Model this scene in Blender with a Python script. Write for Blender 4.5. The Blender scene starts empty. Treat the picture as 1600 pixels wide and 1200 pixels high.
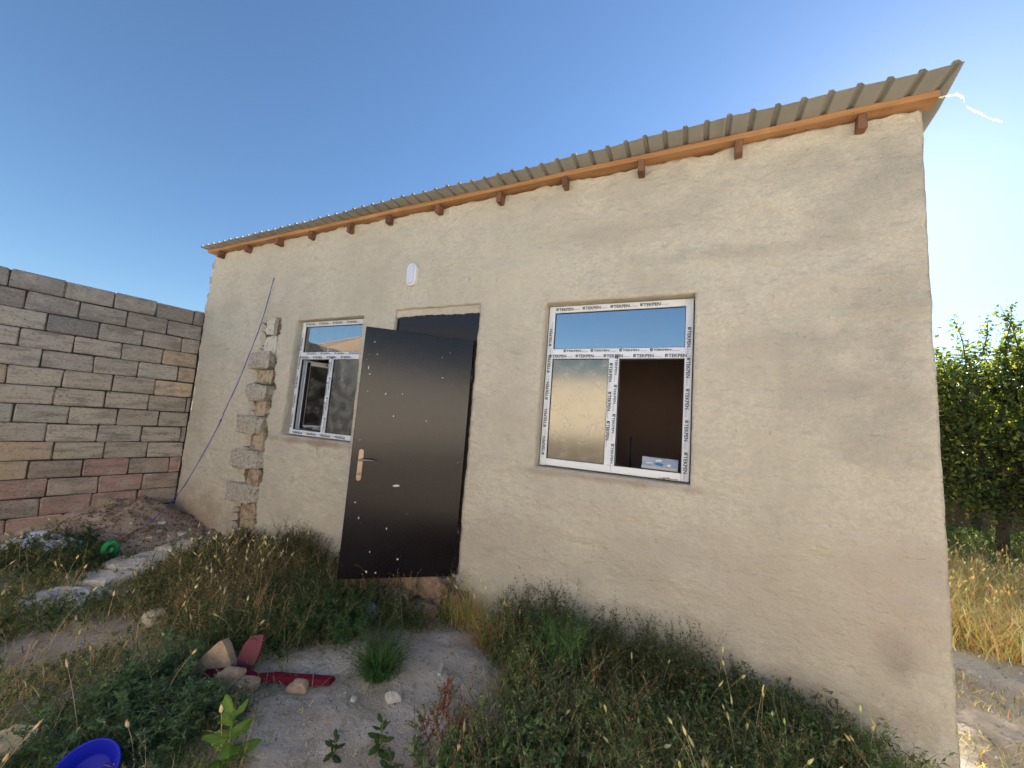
import bpy, math, random
import numpy as np
from mathutils import Matrix, Vector
random.seed(7); rng = np.random.default_rng(7)
S = bpy.context.scene; COL = S.collection

# ---------------------------------------------------------------- camera, sky, sun, exposure
cam_d = bpy.data.cameras.new('camera'); cam = bpy.data.objects.new('camera', cam_d); COL.objects.link(cam)
RT = Vector((0.90389, 0.42102, 0.07562)); UP = Vector((-0.02517, -0.12411, 0.99195)); FW = Vector((-0.42702, 0.89852, 0.10159))
m3 = Matrix((RT, UP, -FW)).transposed()
cam.matrix_world = Matrix.Translation((6.2148, -2.9, 1.1366)) @ m3.to_4x4()
cam_d.sensor_width = 36; cam_d.lens = 13.493; cam_d.clip_start = .02; cam_d.clip_end = 3000
S.camera = cam

SUN_EL, SUN_AZ = math.radians(27.0), math.radians(21.5)          # azimuth from +Y towards +X
W = bpy.data.worlds.new('World'); S.world = W; W.use_nodes = True
wn = W.node_tree.nodes; wl = W.node_tree.links; wn.clear()
sky = wn.new('ShaderNodeTexSky'); sky.sky_type = 'NISHITA'; sky.sun_disc = False
sky.sun_elevation = SUN_EL; sky.sun_rotation = SUN_AZ
sky.air_density = 1.25; sky.dust_density = 0.2; sky.ozone_density = 6.0; sky.altitude = 0
bg = wn.new('ShaderNodeBackground'); bg.inputs[1].default_value = 0.052
wo = wn.new('ShaderNodeOutputWorld'); wl.new(sky.outputs[0], bg.inputs[0]); wl.new(bg.outputs[0], wo.inputs[0])
sun_d = bpy.data.lights.new('sun', 'SUN'); sun_d.energy = 5.0; sun_d.angle = math.radians(.5); sun_d.color = (1, .93, .82)
sun = bpy.data.objects.new('sun', sun_d); COL.objects.link(sun)
sd = Vector((math.cos(SUN_EL)*math.sin(SUN_AZ), math.cos(SUN_EL)*math.cos(SUN_AZ), math.sin(SUN_EL)))
sun.rotation_euler = sd.to_track_quat('Z', 'Y').to_euler(); sun.location = (12, 14, 12)
S.view_settings.view_transform = 'Standard'; S.view_settings.look = 'None'
S.view_settings.exposure = 1.85; S.view_settings.gamma = 1; S.view_settings.use_curve_mapping = False
S.cycles.max_bounces = 8; S.cycles.diffuse_bounces = 4; S.cycles.transparent_max_bounces = 12
S.cycles.use_denoising = True; S.cycles.sample_clamp_indirect = 10

# ---------------------------------------------------------------- helpers
def hashn(ix, iy, seed):
    h = (ix.astype(np.int64)*374761393 + iy.astype(np.int64)*668265263 + seed*2147483647) & 0xffffffff
    h = ((h ^ (h >> 13))*1274126177) & 0xffffffff
    return ((h ^ (h >> 16)) & 0xffff)/65535.0
def vnoise(x, y, seed=0):
    x = np.asarray(x, float); y = np.asarray(y, float)
    ix = np.floor(x); iy = np.floor(y); fx = x-ix; fy = y-iy
    fx = fx*fx*(3-2*fx); fy = fy*fy*(3-2*fy)
    a = hashn(ix, iy, seed); b = hashn(ix+1, iy, seed); c = hashn(ix, iy+1, seed); d = hashn(ix+1, iy+1, seed)
    return (a*(1-fx)+b*fx)*(1-fy)+(c*(1-fx)+d*fx)*fy
def fbm(x, y, seed=0, o=4):
    s = 0; a = .5
    for k in range(o): s = s+a*(vnoise(x*2**k, y*2**k, seed+k*17)-.5); a *= .5
    return s*2
def sstep(a, b, x): t = np.clip((x-a)/(b-a), 0, 1); return t*t*(3-2*t)

def mesh_np(name, v, f, mats=(), mi=None, col=None, smooth=False):
    """v (n,3); f list of (m,k) int arrays"""
    v = np.asarray(v, np.float32); fs = f if isinstance(f, list) else [f]
    me = bpy.data.meshes.new(name)
    nl = sum(a.size for a in fs); nf = sum(len(a) for a in fs)
    me.vertices.add(len(v)); me.vertices.foreach_set('co', v.ravel())
    me.loops.add(nl); me.loops.foreach_set('vertex_index', np.concatenate([a.ravel() for a in fs]).astype(np.int32))
    me.polygons.add(nf)
    tot = np.concatenate([np.full(len(a), a.shape[1]) for a in fs]); st = np.concatenate([[0], np.cumsum(tot)[:-1]])
    me.polygons.foreach_set('loop_start', st.astype(np.int32))
    for m in mats: me.materials.append(m)
    if mi is not None: me.polygons.foreach_set('material_index', np.asarray(mi, np.int32))
    if smooth: me.polygons.foreach_set('use_smooth', np.ones(nf, bool))
    me.update(calc_edges=True)
    if col is not None:
        a = me.color_attributes.new('col', 'FLOAT_COLOR', 'POINT')
        c = np.ones((len(v), 4), np.float32); c[:, :3] = col; a.data.foreach_set('color', c.ravel())
    return me
def link(name, me, parent=None, loc=None, rot=None):
    o = bpy.data.objects.new(name, me); COL.objects.link(o)
    if parent is not None: o.parent = parent
    if loc is not None: o.location = loc
    if rot is not None: o.rotation_euler = rot
    return o
def tag(o, label=None, cat=None, group=None, kind=None):
    if label: o['label'] = label
    if cat: o['category'] = cat
    if group: o['group'] = group
    if kind: o['kind'] = kind
    return o
class MB:
    def __init__(s): s.v = []; s.f = []; s.m = []
    def add(s, vs, fs, mi=0):
        n = len(s.v); s.v += [tuple(p) for p in vs]; s.f += [tuple(i+n for i in f) for f in fs]; s.m += [mi]*len(fs); return s
    def box(s, x0, x1, y0, y1, z0, z1, mi=0, b=0.0, M=None, jit=0):
        if b <= 0:
            vs = [(x, y, z) for z in (z0, z1) for y in (y0, y1) for x in (x0, x1)]
            fs = [(0,2,3,1),(4,5,7,6),(0,1,5,4),(2,6,7,3),(0,4,6,2),(1,3,7,5)]
        else:   # chamfered box, 24 verts
            vs = []; idx = {}
            for sx in (0, 1):
                for sy in (0, 1):
                    for sz in (0, 1):
                        c = ((x0, x1)[sx], (y0, y1)[sy], (z0, z1)[sz]); i = (b, -b)[sx], (b, -b)[sy], (b, -b)[sz]
                        for ax in range(3):
                            p = [c[k]+(0 if k == ax else i[k]) for k in range(3)]; idx[(sx, sy, sz, ax)] = len(vs); vs.append(p)
            fs = []
            def q(*k): fs.append(tuple(idx[a] for a in k))
            for ax in range(3):
                o1, o2 = [k for k in range(3) if k != ax]
                for s_ in (0, 1):
                    def key(a, b_): t = [0, 0, 0]; t[ax] = s_; t[o1] = a; t[o2] = b_; return (*t, ax)
                    ks = [key(0, 0), key(1, 0), key(1, 1), key(0, 1)]
                    q(*(ks if (s_ == 1) ^ (ax == 1) else ks[::-1]))
                # edges along ax
                for a in (0, 1):
                    for c_ in (0, 1):
                        def k2(e, axis): t = [0, 0, 0]; t[ax] = e; t[o1] = a; t[o2] = c_; return (*t, axis)
                        q(k2(0, o1), k2(1, o1), k2(1, o2), k2(0, o2))
            for sx in (0, 1):
                for sy in (0, 1):
                    for sz in (0, 1): q((sx, sy, sz, 0), (sx, sy, sz, 1), (sx, sy, sz, 2))
        if jit: vs = [[c+random.uniform(-jit, jit) for c in p] for p in vs]
        if M is not None: vs = [M @ Vector(p) for p in vs]
        return s.add(vs, fs, mi)
    def tube(s, pts, r, n=6, mi=0, cap=True):
        pts = [Vector(p) for p in pts]; rs = r if isinstance(r, (list, tuple)) else [r]*len(pts); vs = []; fs = []
        for i, p in enumerate(pts):
            t = (pts[min(i+1, len(pts)-1)]-pts[max(i-1, 0)]).normalized()
            a = t.cross(Vector((.3, .2, 1)) if abs(t.z) < .9 else Vector((1, 0, 0))).normalized(); b = t.cross(a)
            for k in range(n):
                th = 2*math.pi*k/n; vs.append(p+(a*math.cos(th)+b*math.sin(th))*rs[i])
        for i in range(len(pts)-1):
            for k in range(n):
                k2 = (k+1) % n; fs.append((i*n+k, i*n+k2, (i+1)*n+k2, (i+1)*n+k))
        if cap: fs.append(tuple(range(n))[::-1]); fs.append(tuple((len(pts)-1)*n+k for k in range(n)))
        return s.add(vs, fs, mi)
    def build(s, name, mats, parent=None, smooth=False, fix=True):
        me = bpy.data.meshes.new(name); me.from_pydata([tuple(v) for v in s.v], [], s.f)
        for m in (mats if isinstance(mats, (list, tuple)) else [mats]): me.materials.append(m)
        me.polygons.foreach_set('material_index', s.m)
        if smooth: me.polygons.foreach_set('use_smooth', [True]*len(s.f))
        if fix:
            import bmesh
            bm = bmesh.new(); bm.from_mesh(me); bmesh.ops.recalc_face_normals(bm, faces=bm.faces); bm.to_mesh(me); bm.free()
        me.update(); return link(name, me, parent)
def rock(name, mat, parent, loc, size, seed, sub=2, rough=.25, rot=(0, 0, 0), flat=0.6):
    import bmesh
    bm = bmesh.new(); bmesh.ops.create_icosphere(bm, subdivisions=sub, radius=1)
    r = random.Random(seed); ph = [r.uniform(0, 6) for _ in range(6)]
    for v in bm.verts:
        p = v.co.copy()
        # squarish boulder
        q = Vector([math.copysign(abs(c)**flat, c) for c in p])
        n = math.sin(p.x*3+ph[0])*math.sin(p.y*3.4+ph[1])+math.sin(p.z*4+ph[2])*.6+math.sin(p.x*7+p.y*6+ph[3])*.35
        q *= 1+rough*n*.35+r.uniform(-1, 1)*rough*.12
        v.co = Vector((q.x*size[0]/2, q.y*size[1]/2, q.z*size[2]/2))
    me = bpy.data.meshes.new(name); bm.to_mesh(me); bm.free(); me.materials.append(mat)
    return link(name, me, parent, loc, rot)

# ---------------------------------------------------------------- materials
def mat(name, base=(.5, .5, .5), rough=.8, spec=.3, metal=0.0, layers=(), bump=(), attr=None, transl=0, coat=0, objvar=0, sheen=0):
    """layers: (scale, detail, lo, hi, color, strength, stretch) noise-masked colour overlays; bump: (scale, strength, dist, stretch)"""
    m = bpy.data.materials.new(name); m.use_nodes = True; nt = m.node_tree; N = nt.nodes; L = nt.links; N.clear()
    out = N.new('ShaderNodeOutputMaterial'); P = N.new('ShaderNodeBsdfPrincipled')
    P.inputs['Roughness'].default_value = rough; P.inputs['Metallic'].default_value = metal
    P.inputs['Specular IOR Level'].default_value = spec; P.inputs['Coat Weight'].default_value = coat
    tc = N.new('ShaderNodeTexCoord')
    def noise(scale, detail, stretch, seed):
        mp = N.new('ShaderNodeMapping'); L.new(tc.outputs['Object'], mp.inputs[0]); mp.inputs['Scale'].default_value = stretch
        mp.inputs['Location'].default_value = (seed*3.1, seed*1.7, seed*2.3)
        if objvar:
            oi = N.new('ShaderNodeObjectInfo'); mu = N.new('ShaderNodeMath'); mu.operation = 'MULTIPLY'; L.new(oi.outputs['Random'], mu.inputs[0]); mu.inputs[1].default_value = 37.0
            ad = N.new('ShaderNodeVectorMath'); L.new(mp.outputs[0], ad.inputs[0]); L.new(mu.outputs[0], ad.inputs[1]); src = ad.outputs[0]
        else: src = mp.outputs[0]
        t = N.new('ShaderNodeTexNoise'); t.inputs['Scale'].default_value = scale; t.inputs['Detail'].default_value = detail; t.inputs['Roughness'].default_value = .62
        L.new(src, t.inputs['Vector']); return t.outputs['Fac']
    if attr == 'col':
        a = N.new('ShaderNodeAttribute'); a.attribute_name = 'col'; cur = a.outputs['Color']
    elif attr == 'object':
        a = N.new('ShaderNodeObjectInfo'); cur = a.outputs['Color']
    else:
        a = N.new('ShaderNodeRGB'); a.outputs[0].default_value = (*base, 1); cur = a.outputs[0]
    for i, ly in enumerate(layers):
        sc, de, lo, hi, c, st = ly[:6]; stre = ly[6] if len(ly) > 6 else (1, 1, 1)
        n = noise(sc, de, stre, i+1); mr = N.new('ShaderNodeMapRange'); mr.interpolation_type = 'SMOOTHSTEP'
        L.new(n, mr.inputs[0]); mr.inputs[1].default_value = lo; mr.inputs[2].default_value = hi; mr.inputs[4].default_value = st
        mx = N.new('ShaderNodeMix'); mx.data_type = 'RGBA'; L.new(mr.outputs[0], mx.inputs[0]); L.new(cur, mx.inputs[6]); mx.inputs[7].default_value = (*c, 1)
        cur = mx.outputs[2]
    L.new(cur, P.inputs['Base Color'])
    nb = None
    for i, b in enumerate(bump):
        sc, st, di = b[:3]; stre = b[3] if len(b) > 3 else (1, 1, 1)
        n = noise(sc, 6, stre, 20+i); bp = N.new('ShaderNodeBump'); bp.inputs['Strength'].default_value = st; bp.inputs['Distance'].default_value = di
        L.new(n, bp.inputs['Height'])
        if nb: L.new(nb, bp.inputs['Normal'])
        nb = bp.outputs[0]
    if nb: L.new(nb, P.inputs['Normal'])
    if transl:
        tr = N.new('ShaderNodeBsdfTranslucent'); mxs = N.new('ShaderNodeMixShader'); mxs.inputs[0].default_value = transl
        g = N.new('ShaderNodeMix'); g.data_type = 'RGBA'; g.blend_type = 'MULTIPLY'; g.inputs[0].default_value = 1; L.new(cur, g.inputs[6]); g.inputs[7].default_value = (2.4, 2.3, 1.0, 1)
        L.new(g.outputs[2], tr.inputs[0]); L.new(P.outputs[0], mxs.inputs[1]); L.new(tr.outputs[0], mxs.inputs[2]); L.new(mxs.outputs[0], out.inputs[0])
    else: L.new(P.outputs[0], out.inputs[0])
    return m
def glass_mat(name, refl, rough, tint=(1, 1, 1), trans=(.8, .85, .85), dirt=.06):
    m = bpy.data.materials.new(name); m.use_nodes = True; nt = m.node_tree; N = nt.nodes; L = nt.links; N.clear()
    out = N.new('ShaderNodeOutputMaterial'); g = N.new('ShaderNodeBsdfGlossy'); g.inputs['Roughness'].default_value = rough; g.inputs[0].default_value = (*tint, 1)
    t = N.new('ShaderNodeBsdfTransparent'); t.inputs[0].default_value = (*trans, 1)
    fr = N.new('ShaderNodeLayerWeight'); fr.inputs[0].default_value = .3
    mr = N.new('ShaderNodeMapRange'); L.new(fr.outputs['Fresnel'], mr.inputs[0]); mr.inputs[3].default_value = refl; mr.inputs[4].default_value = 1
    mx = N.new('ShaderNodeMixShader'); L.new(mr.outputs[0], mx.inputs[0]); L.new(t.outputs[0], mx.inputs[1]); L.new(g.outputs[0], mx.inputs[2])
    d = N.new('ShaderNodeBsdfDiffuse'); d.inputs[0].default_value = (.55, .52, .46, 1)
    tc = N.new('ShaderNodeTexCoord'); no = N.new('ShaderNodeTexNoise'); no.inputs['Scale'].default_value = 9; no.inputs['Detail'].default_value = 8; L.new(tc.outputs['Object'], no.inputs['Vector'])
    m2 = N.new('ShaderNodeMapRange'); L.new(no.outputs[0], m2.inputs[0]); m2.inputs[1].default_value = .45; m2.inputs[2].default_value = .75; m2.inputs[3].default_value = dirt*.4; m2.inputs[4].default_value = dirt*3
    mx2 = N.new('ShaderNodeMixShader'); L.new(m2.outputs[0], mx2.inputs[0]); L.new(mx.outputs[0], mx2.inputs[1]); L.new(d.outputs[0], mx2.inputs[2]); L.new(mx2.outputs[0], out.inputs[0])
    return m

M_plaster = mat('plaster', (.68, .625, .51), .93, .15, layers=[
    (1.1, 5, .42, .68, (.53, .48, .39), .75, (1, 1, .7)), (.8, 4, .5, .75, (.62, .565, .46), .7), (2.6, 8, .50, .66, (.47, .425, .35), .75, (.6, 1, 1.2)),
    (6.5, 8, .54, .68, (.62, .56, .45), .5, (.7, 1, 1.4)), (16, 7, .50, .66, (.47, .42, .34), .7, (.7, 1, 1.3)), (24, 4, .66, .69, (.30, .26, .20), .55, (1, 1, .6)), (60, 3, .665, .71, (.27, .235, .185), .5), (45, 3, .66, .72, (.68, .63, .55), .5), (38, 5, .42, .62, (.53, .48, .39), .6), (120, 3, .38, .62, (.52, .47, .38), .6)],
    bump=[(3.5, .8, .05, (.6, 1, 1.3)), (9, .8, .035, (.7, 1, 1.0)), (38, .7, .012), (130, .9, .006)])
# grey damp patches on the upper right end of the wall and pinkish soil splash at the bottom left, fixed to the wall
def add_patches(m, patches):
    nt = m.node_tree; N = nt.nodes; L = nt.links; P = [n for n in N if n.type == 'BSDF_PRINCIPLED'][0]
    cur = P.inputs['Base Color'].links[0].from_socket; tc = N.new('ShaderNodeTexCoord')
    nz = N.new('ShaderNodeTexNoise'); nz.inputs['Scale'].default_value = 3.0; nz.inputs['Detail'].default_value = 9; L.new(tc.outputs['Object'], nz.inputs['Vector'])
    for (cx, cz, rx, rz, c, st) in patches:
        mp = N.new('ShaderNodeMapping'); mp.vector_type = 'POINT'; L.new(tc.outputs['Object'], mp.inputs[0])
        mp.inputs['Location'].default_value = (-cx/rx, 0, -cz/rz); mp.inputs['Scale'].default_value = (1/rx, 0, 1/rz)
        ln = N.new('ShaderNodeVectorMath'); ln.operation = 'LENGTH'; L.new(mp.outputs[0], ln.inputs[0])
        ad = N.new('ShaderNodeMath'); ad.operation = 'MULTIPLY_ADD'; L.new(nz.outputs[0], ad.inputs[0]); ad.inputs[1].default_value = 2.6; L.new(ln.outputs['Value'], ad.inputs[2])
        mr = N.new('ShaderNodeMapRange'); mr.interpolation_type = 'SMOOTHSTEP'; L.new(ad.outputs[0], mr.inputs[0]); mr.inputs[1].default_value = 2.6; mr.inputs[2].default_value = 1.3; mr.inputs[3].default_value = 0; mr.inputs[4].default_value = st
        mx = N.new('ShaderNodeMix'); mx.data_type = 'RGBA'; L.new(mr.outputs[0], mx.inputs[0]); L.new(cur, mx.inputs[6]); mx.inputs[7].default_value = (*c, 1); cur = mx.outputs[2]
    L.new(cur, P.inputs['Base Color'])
GREY = (.33, .305, .26)
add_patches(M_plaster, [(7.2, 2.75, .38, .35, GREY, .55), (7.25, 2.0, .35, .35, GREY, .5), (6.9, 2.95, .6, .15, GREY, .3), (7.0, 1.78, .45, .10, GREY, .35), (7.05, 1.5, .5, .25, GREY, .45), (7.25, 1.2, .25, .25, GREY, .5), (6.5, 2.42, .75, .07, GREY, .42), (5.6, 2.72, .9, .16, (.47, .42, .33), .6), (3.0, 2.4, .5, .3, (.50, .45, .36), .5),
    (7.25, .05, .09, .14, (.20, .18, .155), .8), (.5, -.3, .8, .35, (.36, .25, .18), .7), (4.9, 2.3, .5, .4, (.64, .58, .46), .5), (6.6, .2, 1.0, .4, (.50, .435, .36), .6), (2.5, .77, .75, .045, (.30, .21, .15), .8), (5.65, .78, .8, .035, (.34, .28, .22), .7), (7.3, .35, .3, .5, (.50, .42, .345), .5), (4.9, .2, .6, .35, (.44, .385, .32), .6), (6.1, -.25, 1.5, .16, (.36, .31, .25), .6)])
M_rubbleshade = mat('rubble_mortar_shade', (.19, .145, .105), .95, .1, layers=[(9, 6, .4, .6, (.12, .09, .07), .8), (30, 4, .57, .65, (.34, .27, .2), .7)], bump=[(18, 1, .04), (70, .8, .01)])  # brown mortar, darkened further to put the recess shade into its colour
M_stonegrey = mat('coarse_stone', (.52, .47, .39), .95, .1, objvar=1, layers=[(34, 6, .46, .64, (.30, .26, .21), .8), (40, 3, .58, .64, (.66, .62, .54), .8)], bump=[(30, 1, .03), (90, .7, .01)])
M_stonetan = mat('tan_stone', (.50, .40, .29), .95, .1, objvar=1, layers=[(14, 5, .45, .6, (.27, .19, .13), .8), (45, 3, .58, .64, (.55, .46, .34), .7)], bump=[(22, 1, .03), (90, .7, .01)])
M_stonewhite = mat('white_stone', (.62, .58, .50), .95, .1, objvar=1, layers=[(14, 5, .5, .6, (.40, .36, .30), .8)], bump=[(22, 1, .02)])
M_block = mat('wall_block', rough=.95, spec=.1, attr='object', objvar=1, layers=[(7, 6, .46, .64, (.20, .175, .15), .6, (.35, .5, 2.6)), (5, 6, .50, .7, (.50, .46, .39), .6), (60, 3, .58, .64, (.12, .105, .09), .75, (.5, .6, 1.8)), (90, 3, .60, .66, (.65, .61, .54), .55)],
    bump=[(12, .6, .02, (.3, 1, 2)), (70, .9, .008, (.5, 1, 1.5))])
M_joint = mat('dark_joint', (.06, .052, .045), .98, .05, bump=[(40, .8, .02)])
M_wood = mat('fresh_timber', (.44, .245, .12), .7, .25, layers=[(3, 5, .4, .65, (.36, .17, .075), .8, (.6, 6, 14)), (2, 3, .5, .7, (.60, .34, .16), .6), (30, 2, .68, .72, (.16, .07, .03), .8)], bump=[(8, .3, .01, (.4, 6, 14))])
M_wooddk = mat('rafter_wood', (.22, .115, .07), .8, .2, objvar=1, layers=[(9, 5, .45, .65, (.10, .055, .04), .8), (12, 4, .6, .7, (.40, .30, .22), .6)], bump=[(25, .6, .01)])
M_sheet = mat('galvanised_sheet', (.33, .33, .305), .6, .3, metal=.0, objvar=1, layers=[(2.5, 5, .45, .7, (.27, .265, .225), .7), (14, 4, .62, .7, (.25, .235, .20), .4), (1.1, 2, .5, .7, (.36, .355, .32), .7)], bump=[(3, .12, .01)])
M_door = mat('brown_enamel', (.007, .005, .008), .20, .42, coat=0, layers=[(1.6, 4, .4, .7, (.010, .007, .008), .7), (90, 3, .60, .66, (.075, .05, .04), .5)], bump=[(260, .12, .001), (2.2, .05, .02)])
M_splat = mat('paint_specks', (.62, .60, .55), .8)
M_blackgap = mat('door_frame_dark', (.02, .014, .012), .5)
M_handle = mat('bronze_plate', (.26, .20, .16), .32, .5, metal=.9, layers=[(30, 4, .5, .7, (.5, .4, .3), .5)])
M_steel = mat('steel_lever', (.30, .29, .28), .3, .5, metal=.9)
M_pvc = mat('filmed_pvc', (.72, .745, .80), .35, .4, layers=[(9, 5, .5, .75, (.62, .62, .62), .5), (2.0, 3, .55, .8, (.78, .74, .66), .5)], bump=[(14, .15, .004)])
M_pvcw = mat('white_pvc', (.78, .78, .79), .3, .4, layers=[(20, 5, .62, .7, (.5, .47, .42), .5)])
M_gasket = mat('black_gasket', (.015, .015, .016), .6)
M_ink = mat('dark_blue_print', (.012, .03, .085), .6); M_inkb = mat('black_print', (.012, .014, .02), .6); M_inkg = mat('green_print', (.02, .16, .17), .6); M_inkf = mat('grey_print', (.33, .36, .42), .6)
M_glass = glass_mat('window_glass', .36, .004, (.90, .92, .93), (.55, .6, .6), .02)
M_glass2 = glass_mat('dusty_glass_reflection_tint', .13, .14, (1, .91, .75), (.35, .36, .34), .15)  # dusty pane; tan tint stands in for the reflected sunlit wall's colour
M_glass3 = glass_mat('dull_glass', .12, .16, (.85, .92, 1), (.40, .42, .42), .12)
M_lampw = mat('lamp_rim', (.80, .80, .80), .4, .4); M_lampd = mat('lamp_diffuser', (.62, .64, .78), .35, .5)
M_inner = mat('interior_plaster', (.38, .26, .22), .95, .1, layers=[(2, 5, .45, .7, (.32, .21, .18), .8)])
M_floor = mat('interior_floor', (.22, .19, .16), .9)
M_pebble = mat('pebble', (.42, .39, .34), .95, .1, objvar=1, layers=[(12, 4, .45, .6, (.30, .27, .23), .8)], bump=[(30, .6, .01)])
M_leaf = mat('foliage', rough=.55, spec=.35, attr='col', transl=.42)
M_straw = mat('dry_stems', rough=.8, spec=.15, attr='col', transl=.35)
M_bark = mat('bark', (.085, .065, .05), .95, .1, bump=[(30, .8, .02, (1, 1, .3))])

# ---------------------------------------------------------------- ground
def gz(x, y):
    x = np.asarray(x, float); y = np.asarray(y, float)
    z = -.45 + .05*fbm(x*.9, y*.9, 3) + .022*fbm(x*4, y*4, 9)
    z = z-.09*sstep(4.9, 7.2, x)*sstep(-3, -.2, y)
    md = np.exp(-((y+.55)/.62)**2)*np.exp(-(np.maximum(x, 0)/.72)**2)
    md = md*(1+.35*fbm(x*3.2, y*3.2, 21)+.22*fbm(x*9, y*9, 25)+.1*fbm(x*22, y*22, 27))
    z = z+.31*md
    z = z+.05*np.exp(-((x-4.9)/.5)**2-((y+.6)/.35)**2)          # trodden hump of the path
    z = z+.012*fbm(x*14, y*14, 31)+.006*fbm(x*34, y*34, 33)
    far = sstep(12, 40, np.hypot(x-6, y))
    return z*(1-far)+(-.5)*far
def poly_in(x, y, poly):
    ins = np.zeros(np.shape(x), bool); n = len(poly)
    for i in range(n):
        x1, y1 = poly[i]; x2, y2 = poly[(i+1) % n]
        c = ((y1 > y) != (y2 > y)) & (x < (x2-x1)*(y-y1)/(y2-y1+1e-12)+x1); ins ^= c
    return ins
B1 = [(4.12,-1.42),(4.49,-1.22),(4.74,-1.28),(4.98,-1.18),(4.9,-1.43),(4.49,-1.67)]
B2 = [(4.03,-1.16),(3.98,-.99),(4.14,-.72),(4.34,-.68),(4.44,-1.0),(4.28,-1.14)]
B3 = [(4.72,-1.08),(4.48,-.58),(4.5,-.22),(4.82,-.27),(5.2,-.53),(5.26,-.81),(5.05,-.94),(5.17,-1.27),(5.0,-1.37)]
STRIP = [(1.88,-1.46),(1.24,-.89),(1.22,-.4),(1.57,-.39),(2.0,-1.0),(2.22,-1.53)]
def axis(a, b, step, lo, hi):
    core = list(np.arange(a, b, step)); l = [a-.2*1.35**k*(k+1) for k in range(1, 40) if a-.2*1.35**k*(k+1) > lo][::-1]; r = [b+.2*1.35**k*(k+1) for k in range(0, 40) if b+.2*1.35**k*(k+1) < hi]
    return np.array([lo]+l+core+r+[hi])
gx = axis(-.6, 9.4, .032, -900, 900); gy = axis(-3.4, 3.4, .032, -900, 900)
GX, GY = np.meshgrid(gx, gy); GZ = gz(GX, GY)
nx, ny = len(gx), len(gy)
ii = np.arange(nx*ny).reshape(ny, nx); F = np.stack([ii[:-1, :-1], ii[:-1, 1:], ii[1:, 1:], ii[1:, :-1]], -1).reshape(-1, 4)
c_soil = np.array([.55, .46, .36]); c_path = np.array([.62, .54, .455]); c_mound = np.array([.44, .33, .24]); c_right = np.array([.40, .375, .33]); c_dark = np.array([.30, .255, .195])
cc = np.tile(c_soil, (ny, nx, 1))
def mixc(cc, c, w): return cc*(1-w[..., None])+c*w[..., None]
jx = GX+.10*fbm(GX*5, GY*5, 41); jy = GY+.10*fbm(GX*5, GY*5, 43)
bare = (poly_in(jx, jy, B1) | poly_in(jx, jy, B2) | poly_in(jx, jy, B3)).astype(float)
cc = mixc(cc, c_dark, sstep(-.1, .3, fbm(GX*2.2, GY*2.2, 47))*.6)
cc = mixc(cc, c_path, bare*.85)
cc = mixc(cc, c_mound, np.clip(np.exp(-((GY+.5)/.8)**2)*np.exp(-(np.maximum(GX, 0)/1.0)**2)*1.5, 0, 1))
cc = mixc(cc, c_right, ((GX > 7.5) & (GY > -.3)).astype(float)*sstep(-.5, .2, fbm(GX*2, GY*2, 49)))
cc = mixc(cc, np.array([.30, .19, .145]), np.exp(-((GX-4.0)/.6)**2-((GY+.05)/.22)**2)*.9)
cc = cc*(1+.28*fbm(GX*11, GY*11, 51)[..., None])
M_ground = mat('soil', rough=.97, spec=.08, attr='col', layers=[(16, 6, .56, .66, (.17, .14, .11), .45), (70, 3, .62, .67, (.60, .57, .52), .65), (130, 2, .36, .30, (.12, .10, .085), .5), (2.5, 5, .5, .7, (.33, .28, .22), .3)], bump=[(40, .9, .02), (150, .8, .006)])
gm = mesh_np('ground', np.stack([GX, GY, GZ], -1).reshape(-1, 3), F, [M_ground], col=np.clip(cc, .02, .8).reshape(-1, 3), smooth=True)
tag(link('ground', gm), kind='structure')

# loose grit on the bare soil (nobody could count it)
def grit(n, xr, yr, smin, smax, polys=None, seed=1, tint=(1, 1, 1)):
    r = np.random.default_rng(seed); x = r.uniform(*xr, n); y = r.uniform(*yr, n)
    if polys is not None:
        k = np.zeros(n, bool)
        for p in polys: k |= poly_in(x, y, p)
        x = x[k]; y = y[k]; n = len(x)
    s = smin*(smax/smin)**(r.random(n)**2.2); z = gz(x, y)
    oct_ = np.array([(1,0,0),(0,1,0),(-1,0,0),(0,-1,0),(0,0,.7),(0,0,-.7)], float); tf = np.array([(0,1,4),(1,2,4),(2,3,4),(3,0,4),(1,0,5),(2,1,5),(3,2,5),(0,3,5)])
    V = oct_[None]*s[:, None, None]*r.uniform(.6, 1.3, (n, 6, 1)); a = r.uniform(0, 6.3, n); ca, sa = np.cos(a)[:, None], np.sin(a)[:, None]
    X = V[..., 0]*ca-V[..., 1]*sa*.8; Y = V[..., 0]*sa+V[..., 1]*ca*.8
    V = np.stack([X+x[:, None], Y+y[:, None], V[..., 2]+z[:, None]+s[:, None]*.2], -1)
    Fx = tf[None]+(np.arange(n)*6)[:, None, None]
    g = r.uniform(.22, .62, (n, 1, 1))*np.array([1, .93, .84])[None, None]*np.ones((n, 6, 1))
    g = g*np.array(tint)[None, None]
    return V.reshape(-1, 3), Fx.reshape(-1, 3), g.reshape(-1, 3)
def join(parts):
    vs, fs, cs = [], [], []; o = 0
    for v, f, c in parts: vs.append(v); fs.append(f+o); cs.append(c); o += len(v)
    return np.concatenate(vs), np.concatenate(fs), np.concatenate(cs)
M_grit = mat('grit', rough=.95, spec=.1, attr='col')
gv = join([grit(9000, (3.6, 5.7), (-1.9, 0), .0015, .011, [B1, B2, B3], 2), grit(5000, (0, 8), (-3, -.02), .0015, .012, None, 3), grit(5000, (7.5, 9.5), (-.3, 4.5), .003, .02, None, 4), grit(6000, (.02, 1.5), (-1.3, -.02), .003, .022, None, 5, (.62, .47, .37))])
tag(link('gravel', mesh_np('gravel', gv[0], gv[1], [M_grit], col=gv[2])), 'loose grit and small pebbles scattered over the bare soil', 'gravel', kind='stuff')

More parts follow.
